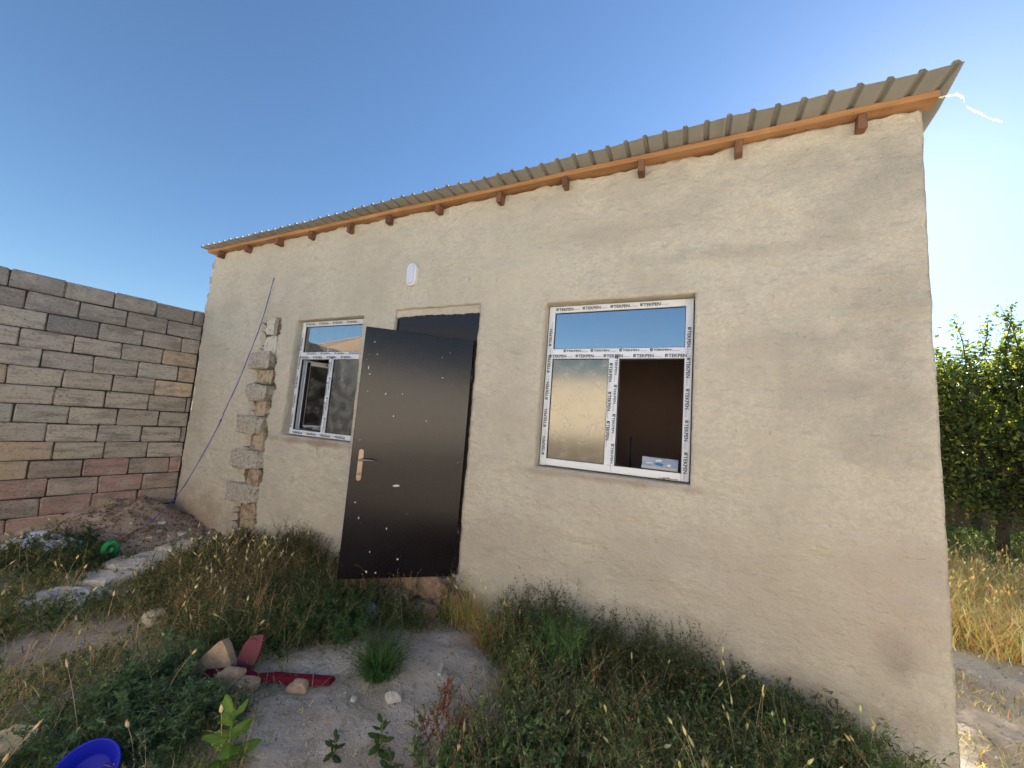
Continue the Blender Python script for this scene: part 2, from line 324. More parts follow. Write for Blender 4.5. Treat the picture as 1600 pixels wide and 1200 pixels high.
# ---------------------------------------------------------------- the house
house = bpy.data.objects.new('house', None); COL.objects.link(house); house.location = (0, 0, 0)
tag(house, 'low plastered house with dark metal door, two windows and ribbed metal roof', 'house')
WT = 3.20
OP = dict(big=(5.085, 6.212, .812, 2.147), left=(1.972, 3.045, .812, 2.148), door=(3.470, 4.457, -.16, 2.188))
xs = set(np.round(np.arange(-.02, 7.431, .02), 4)); zs = set(np.round(np.arange(-.82, WT+.001, .02), 4))
for a, b, c, d in OP.values(): xs |= {a, b}; zs |= {c, d}
def clean(s, keep):
    s = sorted(s); out = []
    for v in s:
        if out and v-out[-1] < .008:
            if v in keep: out[-1] = v
            continue
        out.append(v)
    return np.array(out)
xs = clean(xs, {v for o in OP.values() for v in o[:2]}); zs = clean(zs, {v for o in OP.values() for v in o[2:]})
X, Z = np.meshgrid(xs, zs)
disp = .014*fbm(X*1.3, Z*1.6, 61, 3)+.014*fbm(X*4, Z*5, 63, 3)+.006*fbm(X*14, Z*16, 65)
# ridges left by the trowel
disp += .006*sstep(.62, .70, vnoise(X*2.2+Z*1.1, Z*5, 67))
# band of slumped render under the window sills and ridge right of the big window
disp += .007*np.exp(-((Z-.70-.02*fbm(X*6, Z, 69))/.035)**2)*((X > 2) & (X < 3.1))
YY = -disp
# torn channel where the toothing stones of a removed partition show
cxm = 1.525; hw = .185+.05*fbm(Z*5, Z*0+3, 71)+.045*fbm(Z*14, Z*0, 72)
cen = cxm+.03*fbm(Z*3, Z*0+7, 73)
ch = (np.abs(X-cen) < hw) & (Z < 2.20+.03*fbm(X*20, Z*0, 74)) & (Z > -.7)
YY = np.where(ch, .048+.012*fbm(X*18, Z*18, 75), YY)
rim = (np.abs(np.abs(X-cen)-hw) < .025) & (Z < 2.21) & ~ch; YY = np.where(rim, YY-.006-.006*fbm(X*20, Z*20, 76), YY)
PX, PZ = X.copy(), Z.copy()
# ragged left and top edges
le = sstep(.10, -.02, X); PX += le*(.022*fbm(Z*6, Z*0, 77)+.012*fbm(Z*22, Z*0, 78)); YY += .03*sstep(.03, -.02, X)
YY += .018*sstep(7.405, 7.43, X); PX += sstep(7.38, 7.43, X)*.0025*fbm(Z*9, Z*0, 79)+sstep(6.9, 7.43, X)*.055*np.clip((2.5-Z)/2.9, 0, 1.1)
PZ += sstep(WT-.03, WT, Z)*(-.008+.022*fbm(X*7, X*0, 80)+.012*fbm(X*30, X*0, 81))
hole = np.zeros((len(zs)-1, len(xs)-1), bool); xm = (xs[1:]+xs[:-1])/2; zm = (zs[1:]+zs[:-1])/2; XM, ZM = np.meshgrid(xm, zm)
rev_v, rev_f = [], []; nvx = len(xs)
for k, (a, b, c, d) in OP.items():
    hole |= (XM > a) & (XM < b) & (ZM > c) & (ZM < d)
    rag = .012 if k == 'door' else .0022
    i0, i1 = np.argmin(abs(xs-a)), np.argmin(abs(xs-b)); j0, j1 = np.argmin(abs(zs-c)), np.argmin(abs(zs-d))
    for j in range(j0, j1+1):
        for i in (i0, i1):
            PX[j, i] += rag*fbm(np.array(zs[j]*16), np.array(xs[i]), 85)*(1 if i == i0 else .8)+(.004*fbm(np.array(zs[j]*40), np.array(3.), 86) if k == 'door' else 0); YY[j, i] += .006
    for i in range(i0, i1+1):
        for j in (j0, j1):
            PZ[j, i] += rag*fbm(np.array(xs[i]*16), np.array(zs[j]), 87)+(.005*fbm(np.array(xs[i]*45), np.array(3.), 88) if k == 'door' else 0); YY[j, i] += .006
    loop = [(j0, i) for i in range(i0, i1)]+[(j, i1) for j in range(j0, j1)]+[(j1, i) for i in range(i1, i0, -1)]+[(j, i0) for j in range(j1, j0, -1)]
    rev_v.append((loop, k))
idx = np.arange(X.size).reshape(X.shape)
Q = np.stack([idx[:-1, :-1], idx[:-1, 1:], idx[1:, 1:], idx[1:, :-1]], -1)
chf = (ch[:-1, :-1] & ch[1:, 1:])
keep = ~hole
Qf = Q[keep]; mi = chf[keep].astype(int)
V = np.stack([PX, YY, PZ], -1).reshape(-1, 3)
extra = []; ef = []; n0 = len(V)
for loop, k in rev_v:
    dep = .16
    base = n0+len(extra)
    for (j, i) in loop:
        extra.append((xs[i], .05, zs[j])) ; extra.append((xs[i], dep, zs[j]))
    L_ = len(loop)
    for t in range(L_):
        t2 = (t+1) % L_; A = idx[loop[t]]; B = idx[loop[t2]]
        ef.append((A, B, base+2*t2, base+2*t)); ef.append((base+2*t, base+2*t2, base+2*t2+1, base+2*t+1))
# outer edge returns
def edge_return(ids, dx=0.0, dy=.09):
    base = n0+len(extra)
    for q in ids: p = V[q]; extra.append((p[0]+dx, dy, p[2]))
    for t in range(len(ids)-1): ef.append((ids[t], ids[t+1], base+t+1, base+t))
edge_return(list(idx[:, -1]), 0, 5.2); edge_return(list(idx[:, 0])); edge_return(list(idx[-1, :]))
V = np.concatenate([V, np.array(extra)]); EF = np.array(ef)
fm = mesh_np('wall', V, np.concatenate([Qf, EF]), [M_plaster, M_rubbleshade], mi=np.concatenate([mi, np.zeros(len(EF), int)]), smooth=True)
tag(link('wall', fm, house), 'tan plastered front wall with a torn vertical channel')
b = MB()
xsol = [0.0, 1.972, 3.045, 3.470, 4.457, 5.085, 6.212, 7.42]
y0, y1 = .07, .30
for a, c in ((0.0, 1.966), (3.051, 3.464), (4.463, 5.079), (6.218, 7.42)): b.box(a, c, y0, y1, -.8, 3.19)
for a, c, zt in ((1.966, 3.051, 2.154), (3.464, 4.463, 2.194), (5.079, 6.218, 2.153)): b.box(a, c, y0, y1, zt, 3.19)
for a, c, zb in ((1.966, 3.051, .806), (3.464, 4.463, -.17), (5.079, 6.218, .806)): b.box(a, c, y0, y1, -.8, zb)
b.build('wall_core', M_inner, house)
b = MB(); b.box(7.20, 7.40, .301, 5.19, -.8, 3.17); tag(b.build('side_wall', M_plaster, house))
b = MB(); b.box(0, .2, .301, 5.2, -.8, 3.15); b.build('side_wall', M_stonetan, house)
b = MB(); b.box(.2, 7.2, 5.0, 5.2, -.8, 3.15); b.build('back_wall', M_plaster, house)
b = MB(); b.box(.2, 7.2, .301, 5.0, -.12, -.10); b.build('floor', M_floor, house)
b = MB(); b.box(4.75, 4.87, .301, 5.0, -.10, 3.09); b.box(3.1, 3.2, .301, 5.0, -.10, 3.09); b.box(4.87, 7.2, 2.2, 2.3, -.10, 3.09); b.build('partition', M_inner, house)
b = MB(); b.box(.2, 7.2, .301, 5.0, 3.07, 3.085); b.build('ceiling', mat('ceiling_boards', (.16, .12, .09), .9), house)
# timber under the sheets and rafter ends poking out of the wall
for a, c in ((-.03, 3.61), (3.612, 7.463)):
    bb = MB(); n = 14
    for k in range(n):
        xa, xb = a+(c-a)*k/n, a+(c-a)*(k+1)/n
        w = lambda x: .004*math.sin(x*3.1)+.003*math.sin(x*7)
        vs = [(x, y+(w(x) if y < 0 else 0), z+w(x+2)*.5) for x in (xa, xb) for y in (-.070, .04) for z in (3.203, 3.243)]
        bb.add(vs, [(0,1,5,4),(2,6,7,3),(1,3,7,5),(0,4,6,2)]+([(0,2,3,1)] if k == 0 else [])+([(4,5,7,6)] if k == n-1 else []))
    bb.build('eaves_batten', M_wood, house)
for q, x in enumerate([.25, .86, 1.51, 2.11, 2.74, 3.29, 3.93, 4.6, 5.21, 5.81, 6.46, 7.12]):
    r = random.Random(q); w_ = r.uniform(.021, .027); bb = MB(); zb = 3.104+r.uniform(-.012, .012)
    bb.box(-w_, w_, -.075+r.uniform(-.012, .012), .35, zb, 3.200, b=.004, jit=.003)
    o = bb.build('rafter', M_wooddk, house); o.location = (x, 0, 0); o.rotation_euler = (0, 0, r.uniform(-.05, .05))
# ribbed sheets (underside of the overhang is what the camera sees)
def sheet(x0, x1, zoff, parent, name='roof_sheet', yF=lambda x: -.155-.0125*x, yB=5.45, xe=None, pitch=.1335, mt=None, z0=3.246):
    prof = [(0, 0), (.70, 0), (.74, .020), (.90, .020), (.98, 0)]
    px = []; k = math.floor(x0/pitch)
    while k*pitch < x1:
        for u, h in prof[:-1]:
            x = (k+u)*pitch
            if x0 <= x <= x1: px.append((x, h))
        k += 1
    px = [(x0, px[0][1])]+px+[(x1, px[-1][1])]
    ys = [0, .06, .25, .5, 1.0]; v = []; f = []
    for x, h in px:
        for u in ys:
            y = yF(x)+(yB-yF(x))*u
            xx = x+(xe(u) if (xe and x > x1-.01) else 0)
            sag = .006*math.sin(x*2.1+1)*(1-u)+(.004*math.sin(x*11) if u == 0 else 0)
            v.append((xx, y, z0+h+zoff-.035*(y-yF(x))*.3+sag))
    n = len(ys)
    for i in range(len(px)-1):
        for j in range(n-1): f.append((i*n+j, (i+1)*n+j, (i+1)*n+j+1, i*n+j+1))
    # thickness
    m = len(v); v2 = [(a, b_, c-.0025) for a, b_, c in v]; f2 = [tuple(q+m for q in t[::-1]) for t in f]
    rim = [(i*n, (i+1)*n, (i+1)*n+m, i*n+m) for i in range(len(px)-1)]
    last = (len(px)-1)*n; rim += [(last+j, last+j+1, last+j+1+m, last+j+m) for j in range(n-1)]+[(j+1, j, j+m, j+1+m) for j in range(n-1)]
    b_ = MB(); b_.add(v+v2, f+f2+rim); return b_.build(name, mt or M_sheet, parent)
edges = [-.055, .98, 2.05, 3.13, 4.20, 5.24, 6.35, 7.485]
for k in range(7):
    sheet(edges[k]-.0, edges[k+1]+(.10 if k < 6 else 0), (k % 2)*.004+(.002 if k == 4 else 0), house, xe=(lambda u: min(.09*u*8, .11)) if k == 6 else None)

# toothing stones in the channel
SB = [((1.351,2.215),(1.63,1.975),'w'),((1.398,1.96),(1.676,1.756),'w2'),((1.224,1.768),(1.658,1.561),'g'),((1.388,1.559),(1.649,1.384),'t'),((1.265,1.374),(1.693,1.186),'g'),((1.403,1.166),(1.65,1.002),'t'),
      ((1.166,.972),(1.647,.798),'g'),((1.423,.757),(1.627,.624),'t'),((1.112,.552),(1.689,.402),'g'),((1.422,.34),(1.682,.225),'t'),((1.138,.137),(1.717,.02),'g'),((1.413,-.034),(1.736,-.163),'t'),((1.435,-.228),(1.738,-.36),'t')]
zc = [2.10, 1.86, 1.665, 1.47, 1.275, 1.085, .885, .69, .48, .285, .085, -.11, -.30]
for q, ((xa, za), (xb, zb), k) in enumerate(SB):
    big = k == 'g'; w_ = (xb-xa)*(.98 if big else .95); h_ = .212 if big else .20
    cx_ = (xa+xb)/2+(0 if big else .01)
    if k == 'w': w_ = .15
    rock('stone', {'g': M_stonegrey, 't': M_stonetan, 'w': M_stonewhite, 'w2': M_stonewhite}[k], house, (cx_, .018 if big else .045, zc[q]), (w_, .17 if big else .11, h_), q+5, 3, .30 if big else .4, (0, random.uniform(-.04, .04), 0), .42)
for q in range(7):  # ragged masonry ends on the left corner above the yard wall
    rock('stone', M_stonewhite if q % 2 else M_stonegrey, house, (-.035+.012*random.random(), .10, 2.38+q*.115), (.10+.03*random.random(), .16, .10), q+40, 2, .3, (0, 0, 0), .5)
# rubble foundation showing below the threshold
for q, (x, y, z, sx, sy, sz) in enumerate([(3.58,-.07,-.30,.28,.18,.20),(3.83,-.05,-.27,.24,.16,.18),(4.04,-.04,-.29,.20,.14,.22),(4.30,-.06,-.27,.34,.20,.20),(3.70,-.14,-.42,.26,.2,.14),(3.98,-.13,-.42,.3,.2,.14),(4.28,-.16,-.42,.26,.2,.13),(4.52,-.05,-.34,.16,.14,.16),(3.42,-.06,-.38,.16,.14,.16)]):
    rock('foundation_stone', mat('footing_stone_%d' % q, [(.34, .235, .17), (.30, .20, .145), (.38, .29, .21)][q % 3], .95, .1, layers=[(12, 6, .45, .62, (.20, .135, .10), .8), (40, 3, .6, .66, (.48, .38, .30), .6)], bump=[(18, 1, .03), (70, .7, .01)]) if q < 3 else bpy.data.materials['footing_stone_%d' % (q % 3)], house, (x, y, z), (sx, sy, sz), q+60, 3, .45, (random.uniform(-.1, .1), random.uniform(-.1, .1), random.uniform(-.3, .3)), .6)

# ---- lettering on the protective film
def text_geo(txt, size=1.0):
    cu = bpy.data.curves.new('t', 'FONT'); cu.body = txt; cu.size = size; cu.resolution_u = 2; cu.offset = .02*size
    o = bpy.data.objects.new('t', cu); COL.objects.link(o); dg = bpy.context.evaluated_depsgraph_get(); dg.update()
    me = bpy.data.meshes.new_from_object(o.evaluated_get(dg)); v = [tuple(p.co) for p in me.vertices]; f = [tuple(p.vertices) for p in me.polygons]
    bpy.data.objects.remove(o); bpy.data.curves.remove(cu); bpy.data.meshes.remove(me); return v, f
TK = text_geo('TEKPEN'); TKW = max(p[0] for p in TK[0])
def film_print(parent, runs, y, h=.034, rep=.225):
    """runs: (x0, z0, x1, z1) centre lines in the window plane; lettering repeats along them"""
    m = MB()
    for q, run in enumerate(runs):
        x0, z0, x1, z1 = run[:4]; hh = run[4] if len(run) > 4 else h
        dx, dz = x1-x0, z1-z0; Ln = math.hypot(dx, dz); ux, uz = dx/Ln, dz/Ln; vx, vz = -uz, ux
        sc = hh/1.0; xsc = .122/TKW*(rep/.225); t = (-.10*(q % 3))
        def put(vs, fs, off, mi):
            m.add([(x0+ux*(off+a)+vx*b_, y, z0+uz*(off+a)+vz*b_) for a, b_ in vs], fs, mi)
        while t < Ln:
            letters = [(p[0]*xsc+.026, (p[1]-.36)*sc) for p in TK[0]]
            if t > -.001 and t+.15 < Ln+.0:
                put(letters, TK[1], t, q % 2 and 1 or 0)
                q4 = [(0, 1, 2, 3)]
                put([(.002, -.010), (.009, -.010), (.009, .012), (.002, .012)], q4, t, 1); put([(.011, -.010), (.020, -.010), (.020, .004), (.011, .004)], q4, t, 2); put([(.011, .006), (.022, .006), (.022, .012), (.011, .012)], q4, t, 1)
                for s_ in range(6): put([(.152+s_*.009, -.009), (.158+s_*.009, -.009), (.158+s_*.009, -.004), (.152+s_*.009, -.004)], q4, t, 3)
            t += rep
    o_ = m.build('film_lettering', [M_ink, M_inkb, M_inkg, M_inkf], parent, fix=False); o_['kind'] = 'stuff'; return o_
def bar(mb, x0, x1, z0, z1, ya, yb, b_=.004, mi=0): mb.box(x0, x1, ya, yb, z0, z1, mi=mi, b=b_)

def window(x0, x1, z0, z1, yf, parent, lab, sill_plain):
    yb = yf+.065; w = .052; m = MB()
    zt0, zt1 = 1.697, 1.780; xm0, xm1 = (5.612, 5.690) if x0 > 4 else (2.500, 2.565)
    bar(m, x0, x0+w, z0, z1, yf, yb); bar(m, x1-w, x1, z0, z1, yf, yb)
    bar(m, x0+w, x1-w, z1-.055, z1, yf+.001, yb); bar(m, x0+w, x1-w, z0, z0+.055, yf+.001, yb, mi=1 if sill_plain else 0)
    bar(m, x0+w, x1-w, zt0, zt1, yf+.002, yb)
    bar(m, xm0, xm1, z0+.055, zt0, yf+.003, yb)
    if sill_plain: m.box(x0+.002, x0+w-.002, yf-.0015, yf, z0, z0+.052, mi=1)
    win = m.build('window', [M_pvc, M_pvcw], parent); tag(win, lab)
    # gaskets round each light
    g = MB()
    for a, c, e, f_ in ((x0+w, x1-w, zt1, z1-.055), (x0+w, xm0, z0+.055, zt0), (xm1, x1-w, z0+.055, zt0)):
        t = .004
        for bx in ((a, c, e, e+t), (a, c, f_-t, f_), (a, a+t, e+t, f_-t), (c-t, c, e+t, f_-t)): g.box(bx[0], bx[1], yf+.012, yf+.03, bx[2], bx[3])
    g.build('gasket', M_gasket, win)
    return win, xm0, xm1, zt0, zt1, w
def pane(parent, a, c, e, f_, y, m): b_ = MB(); b_.box(a, c, y, y+.004, e, f_); return b_.build('pane', m, parent)

yB = .092
x0, x1, z0, z1 = 5.094, 6.205, .822, 2.142
win, xm0, xm1, zt0, zt1, w = window(x0, x1, z0, z1, yB, house, 'wide window with open right light and box on its sill', True)
pane(win, x0+w-.004, x1-w+.004, zt1-.004, z1-.051, yB+.020, M_glass)
pane(win, x0+w-.004, xm0+.004, z0+.051, zt0+.004, yB+.020, M_glass2)
film_print(win, [(x0+.06, z1-.028, x1-.02, z1-.028), (x0+.02, zt1-.019, x1-.05, zt1-.019, .022), (x0+.0, zt0+.021, x1-.01, zt0+.021), (x0+.026, z0+.08, x0+.026, z1-.02), (x1-.026, z1-.09, x1-.026, z0+.04),
    (xm0+.020, zt0-.01, xm0+.020, z0+.03), (xm1-.018, zt0+.02, xm1-.018, z0+.03, .024)], yB-.0025)
x0, x1, z0, z1 = 1.984, 3.036, .822, 2.142; yL = .080
win2, xm0, xm1, zt0, zt1, w = window(x0, x1, z0, z1, yL, house, 'window partly behind the open door, its left sash swung inwards', False)
pane(win2, x0+w-.004, x1-w+.004, zt1-.004, z1-.051, yL+.020, M_glass)
pane(win2, xm1-.004, x1-w+.004, z0+.051, zt0+.004, yL+.020, M_glass3)
film_print(win2, [(x0+.06, z1-.028, x1-.02, z1-.028), (x0+.02, zt1-.019, x1-.05, zt1-.019, .022), (x0+.0, zt0+.021, x1-.01, zt0+.021), (x0+.026, z0+.08, x0+.026, z1-.02), (x1-.026, z1-.09, x1-.026, z0+.04),
    (xm0+.018, zt0-.01, xm0+.018, z0+.03, .024), (xm1-.015, zt0+.02, xm1-.015, z0+.03, .02), (x1-.02, z0+.025, x0+.05, z0+.025)], yL-.0025)
# inward-opened sash
M = Matrix.Translation((x0+w+.004, yL+.07, 0)) @ Matrix.Rotation(math.radians(74), 4, 'Z'); m = MB(); sw = xm0-x0-w
bar_ = lambda a, c, e, f_: m.box(a, c, 0, .05, e, f_, b=.004, M=M)
bar_(0, .055, z0+.05, zt0); bar_(sw-.055, sw, z0+.05, zt0); bar_(.055, sw-.055, zt0-.055, zt0); bar_(.055, sw-.055, z0+.05, z0+.105)
sash = m.build('sash', M_pvc, win2)
m = MB(); m.box(.05, sw-.05, .022, .026, z0+.10, zt0-.05, M=M); m.build('sash_pane', M_glass3, win2)
m = MB(); m.box(.01, .045, -.006, 0, z0+.07, zt0-.02, M=M, mi=0); m.build('hinge_strip', M_gasket, win2)
m = MB(); m.tube([M @ Vector((.02, -.02, z0+.07)), M @ Vector((.14, -.03, z0+.065))], .008); m.build('stay', M_gasket, win2)
sl = film_print(win2, [(.028, 0, .028, zt0-z0-.06, .024), (sw-.03, zt0-z0-.08, sw-.03, .03, .024), (.05, zt0-z0-.078, sw-.02, zt0-z0-.078, .024), (.04, .03, sw, .03, .024)], -.002, rep=.19)
sl.matrix_local = M @ Matrix.Translation((0, 0, z0+.05))
# mortar spill in the sill corner
for q in range(5): rock('mortar_crumb', M_stonegrey, win, (6.02+q*.025, yB-.006, .826+.004*(q % 3)), (.03, .02, .012), q+90, 1, .4)

b = MB(); nn = 40
for k in range(nn):
    xa, xb = 3.462+1.003*k/nn, 3.462+1.003*(k+1)/nn; h = lambda x: 2.118+.005*math.sin(x*7)+.0025*math.sin(x*41)+.003*math.sin(x*97)
    b.add([(xa, .034, h(xa)), (xb, .034, h(xb)), (xb, .030, 2.20), (xa, .030, 2.20), (xa, .06, h(xa)), (xb, .06, h(xb))], [(0, 1, 2, 3), (0, 4, 5, 1)])
tag(b.build('lintel_mortar', M_plaster, house))
# ---- door set: transom panel, jamb, open leaf
b = MB(); b.box(3.474, 4.453, .045, .075, 1.855, 2.186, mi=0); b.box(3.474, 3.50, .052, .07, -.16, 1.855, mi=1); tag(b.build('door_surround', [M_door, M_blackgap], house))
b = MB(); b.box(4.435, 4.456, .0, .07, -.16, 1.853); b.box(3.50, 4.435, .055, .07, -.16, -.135); b.build('door_jamb', M_blackgap, house)
hx, hy = 4.440, -.012; ang = math.atan2(-.6+.012, 3.745-4.44)   # leaf direction from hinge to free edge
Ld = math.hypot(3.745-4.44, -.6+.012)
door = bpy.data.objects.new('door', None); COL.objects.link(door); door.parent = house; door.location = (hx, hy, 0); door.rotation_euler = (0, 0, ang); tag(door, 'dark brown metal door standing open')
b = MB(); b.box(.006, Ld, -.022, .022, -.165, 1.842, b=.004); leaf = b.build('door_leaf', M_door, door)
# specks of plaster on the outer face (outer face is local +Y or -Y, find the one facing the yard)
outer = 1 if (Matrix.Rotation(ang, 3, 'Z') @ Vector((0, 1, 0))).x > 0 and (Matrix.Rotation(ang, 3, 'Z') @ Vector((0, 1, 0))).y < 0 else (1 if (Matrix.Rotation(ang, 3, 'Z') @ Vector((0, 1, 0))).y < 0 else -1)
b = MB(); r = random.Random(5)
fixed = [(.83, 1.72, .007), (.80, 1.62, .005), (.855, 1.50, .009), (.84, 1.45, .006), (.70, 1.30, .007), (.54, .56, .018), (.58, .22, .008), (.47, -.02, .009), (.69, .04, .007), (.80, .30, .008), (.84, .42, .007), (.70, -.11, .01), (.63, -.12, .008), (.35, 1.1, .006), (.62, 1.12, .006), (.25, 1.48, .005)]
for (u, z, s_) in fixed+[(r.uniform(.03, Ld-.02), r.uniform(-.15, 1.82), r.uniform(.0012, .004)) for _ in range(14)]:
    yy = outer*.0228; n = 7; c = []
    el = r.uniform(.6, 1.8)
    for k in range(n):
        a = 2*math.pi*k/n; rr = s_*r.uniform(.6, 1.1); c.append((u+rr*math.cos(a)/el, yy, z+rr*math.sin(a)*el))
    c.append((u, yy+outer*.001, z)); b.add(c, [(k, (k+1) % n, n) for k in range(n)])
b.build('plaster_speck', M_splat, door)['kind'] = 'stuff'
def hpos(u, z, d): return Vector((u, outer*d, z))
hu = Ld-.075
b = MB(); pts = []
for k in range(20):
    a = 2*math.pi*k/20; pts.append((hu+.021*math.cos(a), .715+.021*math.sin(a)+(.105 if math.sin(a) > 0 else -.105)))
vs = [(p[0], outer*.0225, p[1]) for p in pts]+[(hu+(p[0]-hu)*.88, outer*.029, .715+(p[1]-.715)*.985) for p in pts]
b.add(vs, [(k, (k+1) % 20, 20+(k+1) % 20, 20+k) for k in range(20)]+[tuple(range(20, 40))]); plate = b.build('handle_plate', M_handle, door)
b = MB(); b.tube([hpos(hu, .755, .028), hpos(hu, .755, .06)], .009, 10); b.tube([hpos(hu+.004, .755, .058), hpos(hu-.03, .758, .062), hpos(hu-.08, .757, .062), hpos(hu-.125, .752, .056)], [.009, .008, .007, .005], 8); b.build('door_handle', M_steel, door, smooth=True)
b = MB(); b.tube([hpos(hu, .645, .028), hpos(hu, .645, .034)], .010, 12); b.build('keyhole', M_steel, door, smooth=True)
for z in (1.45, .12): b = MB(); b.tube([(.0, outer*.028, z), (.0, outer*.028, z+.12)], .0085, 10); b.tube([(.0, outer*.028, z+.12), (.0, outer*.028, z+.135)], .006, 8); b.build('hinge', M_door if z > 1 else M_door, door, smooth=True)

# ---------------------------------------------------------------- lamp, box, rod, cord, tape
lamp = bpy.data.objects.new('wall_lamp', None); COL.objects.link(lamp); lamp.location = (3.66, -.012, 2.525)
tag(lamp, 'white oval bulkhead lamp on the wall above the door', 'lamp')
def stadium(hw, hh, n=12): return [(hw*math.cos(math.pi*k/n), (hh-hw)+hw*math.sin(math.pi*k/n)) for k in range(n+1)]+[(-hw*math.cos(math.pi*k/n), -(hh-hw)-hw*math.sin(math.pi*k/n)) for k in range(n+1)]
def rings(b_, prof, closed=True):
    rs = [[(x, y, z) for x, z in stadium(hw_, hh_)] for hw_, hh_, y in prof]; n = len(rs[0]); vs = sum(rs, [])
    fs = [(i*n+k, i*n+(k+1) % n, (i+1)*n+(k+1) % n, (i+1)*n+k) for i in range(len(rs)-1) for k in range(n)]
    if closed: fs.append(tuple((len(rs)-1)*n+k for k in range(n)))
    b_.add(vs, fs)
b = MB(); rings(b, [(.058, .115, .012), (.058, .115, -.022), (.054, .111, -.030), (.044, .101, -.031), (.042, .099, -.026)], False); b.build('housing', M_lampw, lamp, smooth=False)
b = MB(); rings(b, [(.043, .100, -.024), (.041, .098, -.036), (.034, .091, -.043), (.02, .075, -.046)]); b.build('diffuser', M_lampd, lamp, smooth=False)

bx = bpy.data.objects.new('cardboard_box', None); COL.objects.link(bx); bx.location = (6.008, .135, .880); bx.rotation_euler = (-.12, .02, .05)
tag(bx, 'small grey blue lamp carton lying on the sill of the wide window', 'box')
M_box = mat('printed_card', (.20, .27, .40), .45, .4, layers=[(7, 4, .45, .6, (.30, .36, .46), .8, (.6, 1, 3)), (25, 3, .6, .7, (.12, .17, .28), .6)])
b = MB(); b.box(-.122, .122, -.025, .03, 0, .086, b=.002); b.build('carton', M_box, bx)
b = MB(); b.box(-.124, .115, -.028, -.0255, .004, .022); b.build('side_flap', mat('card_edge', (.42, .42, .40), .8), bx)
M_white = mat('white_print', (.8, .8, .8), .6)
def letters(txt, sz, x, z, parent, y, m, sx=1.0):
    v, f = text_geo(txt, sz); b_ = MB(); b_.add([(p[0]*sx+x, y, p[1]+z) for p in v], f); return b_.build('lettering', m, parent, fix=False)
letters('elfr', .026, -.03, .058, bx, -.0262, M_white, 1.3); letters('sabre', .017, -.092, .038, bx, -.0262, M_white, 1.1); letters('48', .024, .048, .030, bx, -.0262, M_white, 1.1)
b = MB(); n = 16; b.add([(-.005+.03*math.cos(6.283*k/n), -.0261, .040+.010*math.sin(6.283*k/n)) for k in range(n)], [tuple(range(n))]); b.build('emblem', mat('teal_print', (.01, .16, .25), .5), bx, fix=False)
b = MB(); b.tube([(5.757, .50, -.10), (5.748, .52, 1.10)], .009, 6); tag(b.build('rod', M_gasket), 'thin dark rod standing inside behind the open light of the wide window', 'rod')

M_blue = mat('blue_cord', (.045, .055, .30), .6, layers=[(60, 2, .5, .6, (.10, .10, .38), .6)])
cp = [(1.462,-.012,2.70),(1.455,-.02,2.66),(1.426,-.05,2.244),(1.41,-.12,1.828),(1.393,-.2,1.428),(1.346,-.28,1.043),(1.347,-.31,.917),(1.302,-.4,.568),(1.244,-.52,.188),(1.152,-.58,0.0),(1.041,-.68,-.20),(.99,-.74,-.27)]
def spline(pts, n=6):
    out = []; P_ = [Vector(p) for p in pts]
    for i in range(len(P_)-1):
        a, b_, c, d = P_[max(i-1, 0)], P_[i], P_[i+1], P_[min(i+2, len(P_)-1)]
        for k in range(n):
            t = k/n; out.append(.5*((2*b_)+(-a+c)*t+(2*a-5*b_+4*c-d)*t*t+(-a+3*b_-3*c+d)*t**3))
    return out+[P_[-1]]
b = MB(); pp = spline(cp, 5); b.tube(pp, .004, 6); b.tube([p+Vector((.0045*math.sin(i*.7), -.0045*math.cos(i*.7), 0)) for i, p in enumerate(pp)], .0024, 5); b.tube([(1.462, .02, 2.70), (1.462, -.025, 2.702)], .004, 6)
for z, k in ((.917, 30),): b.tube([pp[k]+Vector((-.004, 0, -.01)), pp[k]+Vector((.004, -.004, .012))], .010, 6)
tag(b.build('cord', M_blue, smooth=True), 'blue cord hanging from a nail down to the earth mound', 'cord')
M_redcord = mat('dark_cord', (.12, .03, .035), .7)
b = MB(); q = [(.99, -.745, -.26), (1.10, -.86, -.33), (1.25, -1.0, -.36), (1.42, -1.15, -.36), (1.62, -1.30, -.37), (1.80, -1.42, -.38)]; b.tube(spline([(x, y, float(gz(x, y))+(.14 if i < 3 else .10)) for i, (x, y, z) in enumerate(q)], 4), .0045, 5)
tag(b.build('cable', M_redcord, smooth=True), 'thin dark red cable lying over the broken pale slabs', 'cable')
M_tape = mat('white_plastic', (.85, .86, .88), .4, .4, transl=.3)
tp = [(7.462,-.06,3.20),(7.49,-.12,3.155),(7.512,-.15,3.115),(7.53,-.15,3.05),(7.57,-.15,3.0),(7.61,-.15,2.955),(7.662,-.15,2.92)]
b = MB(); P_ = spline(tp, 6); r = random.Random(3); vs = []; fs = []
for i, p in enumerate(P_):
    w_ = .003+.005*abs(math.sin(i*.9))*(1-i/len(P_)*.5); a = i*.5; d = Vector((math.cos(a)*.4, .3*math.sin(a), 1)).normalized()*w_
    j = Vector((r.uniform(-.004, .004), 0, r.uniform(-.004, .004))); vs += [p+d+j, p-d+j]
fs = [(2*i, 2*i+1, 2*i+3, 2*i+2) for i in range(len(P_)-1)]
b.add(vs, fs); tag(b.build('plastic_strip', M_tape, fix=False), 'torn white plastic strip blowing from the right end of the eaves', 'plastic strip')

# ---------------------------------------------------------------- block yard wall on the left
wallL = bpy.data.objects.new('block_wall', None); COL.objects.link(wallL); wallL.rotation_euler = (0, 0, -.1359); wallL.location = (0, 0, 0)
tag(wallL, 'grey block yard wall running out from the left corner of the house', 'wall')
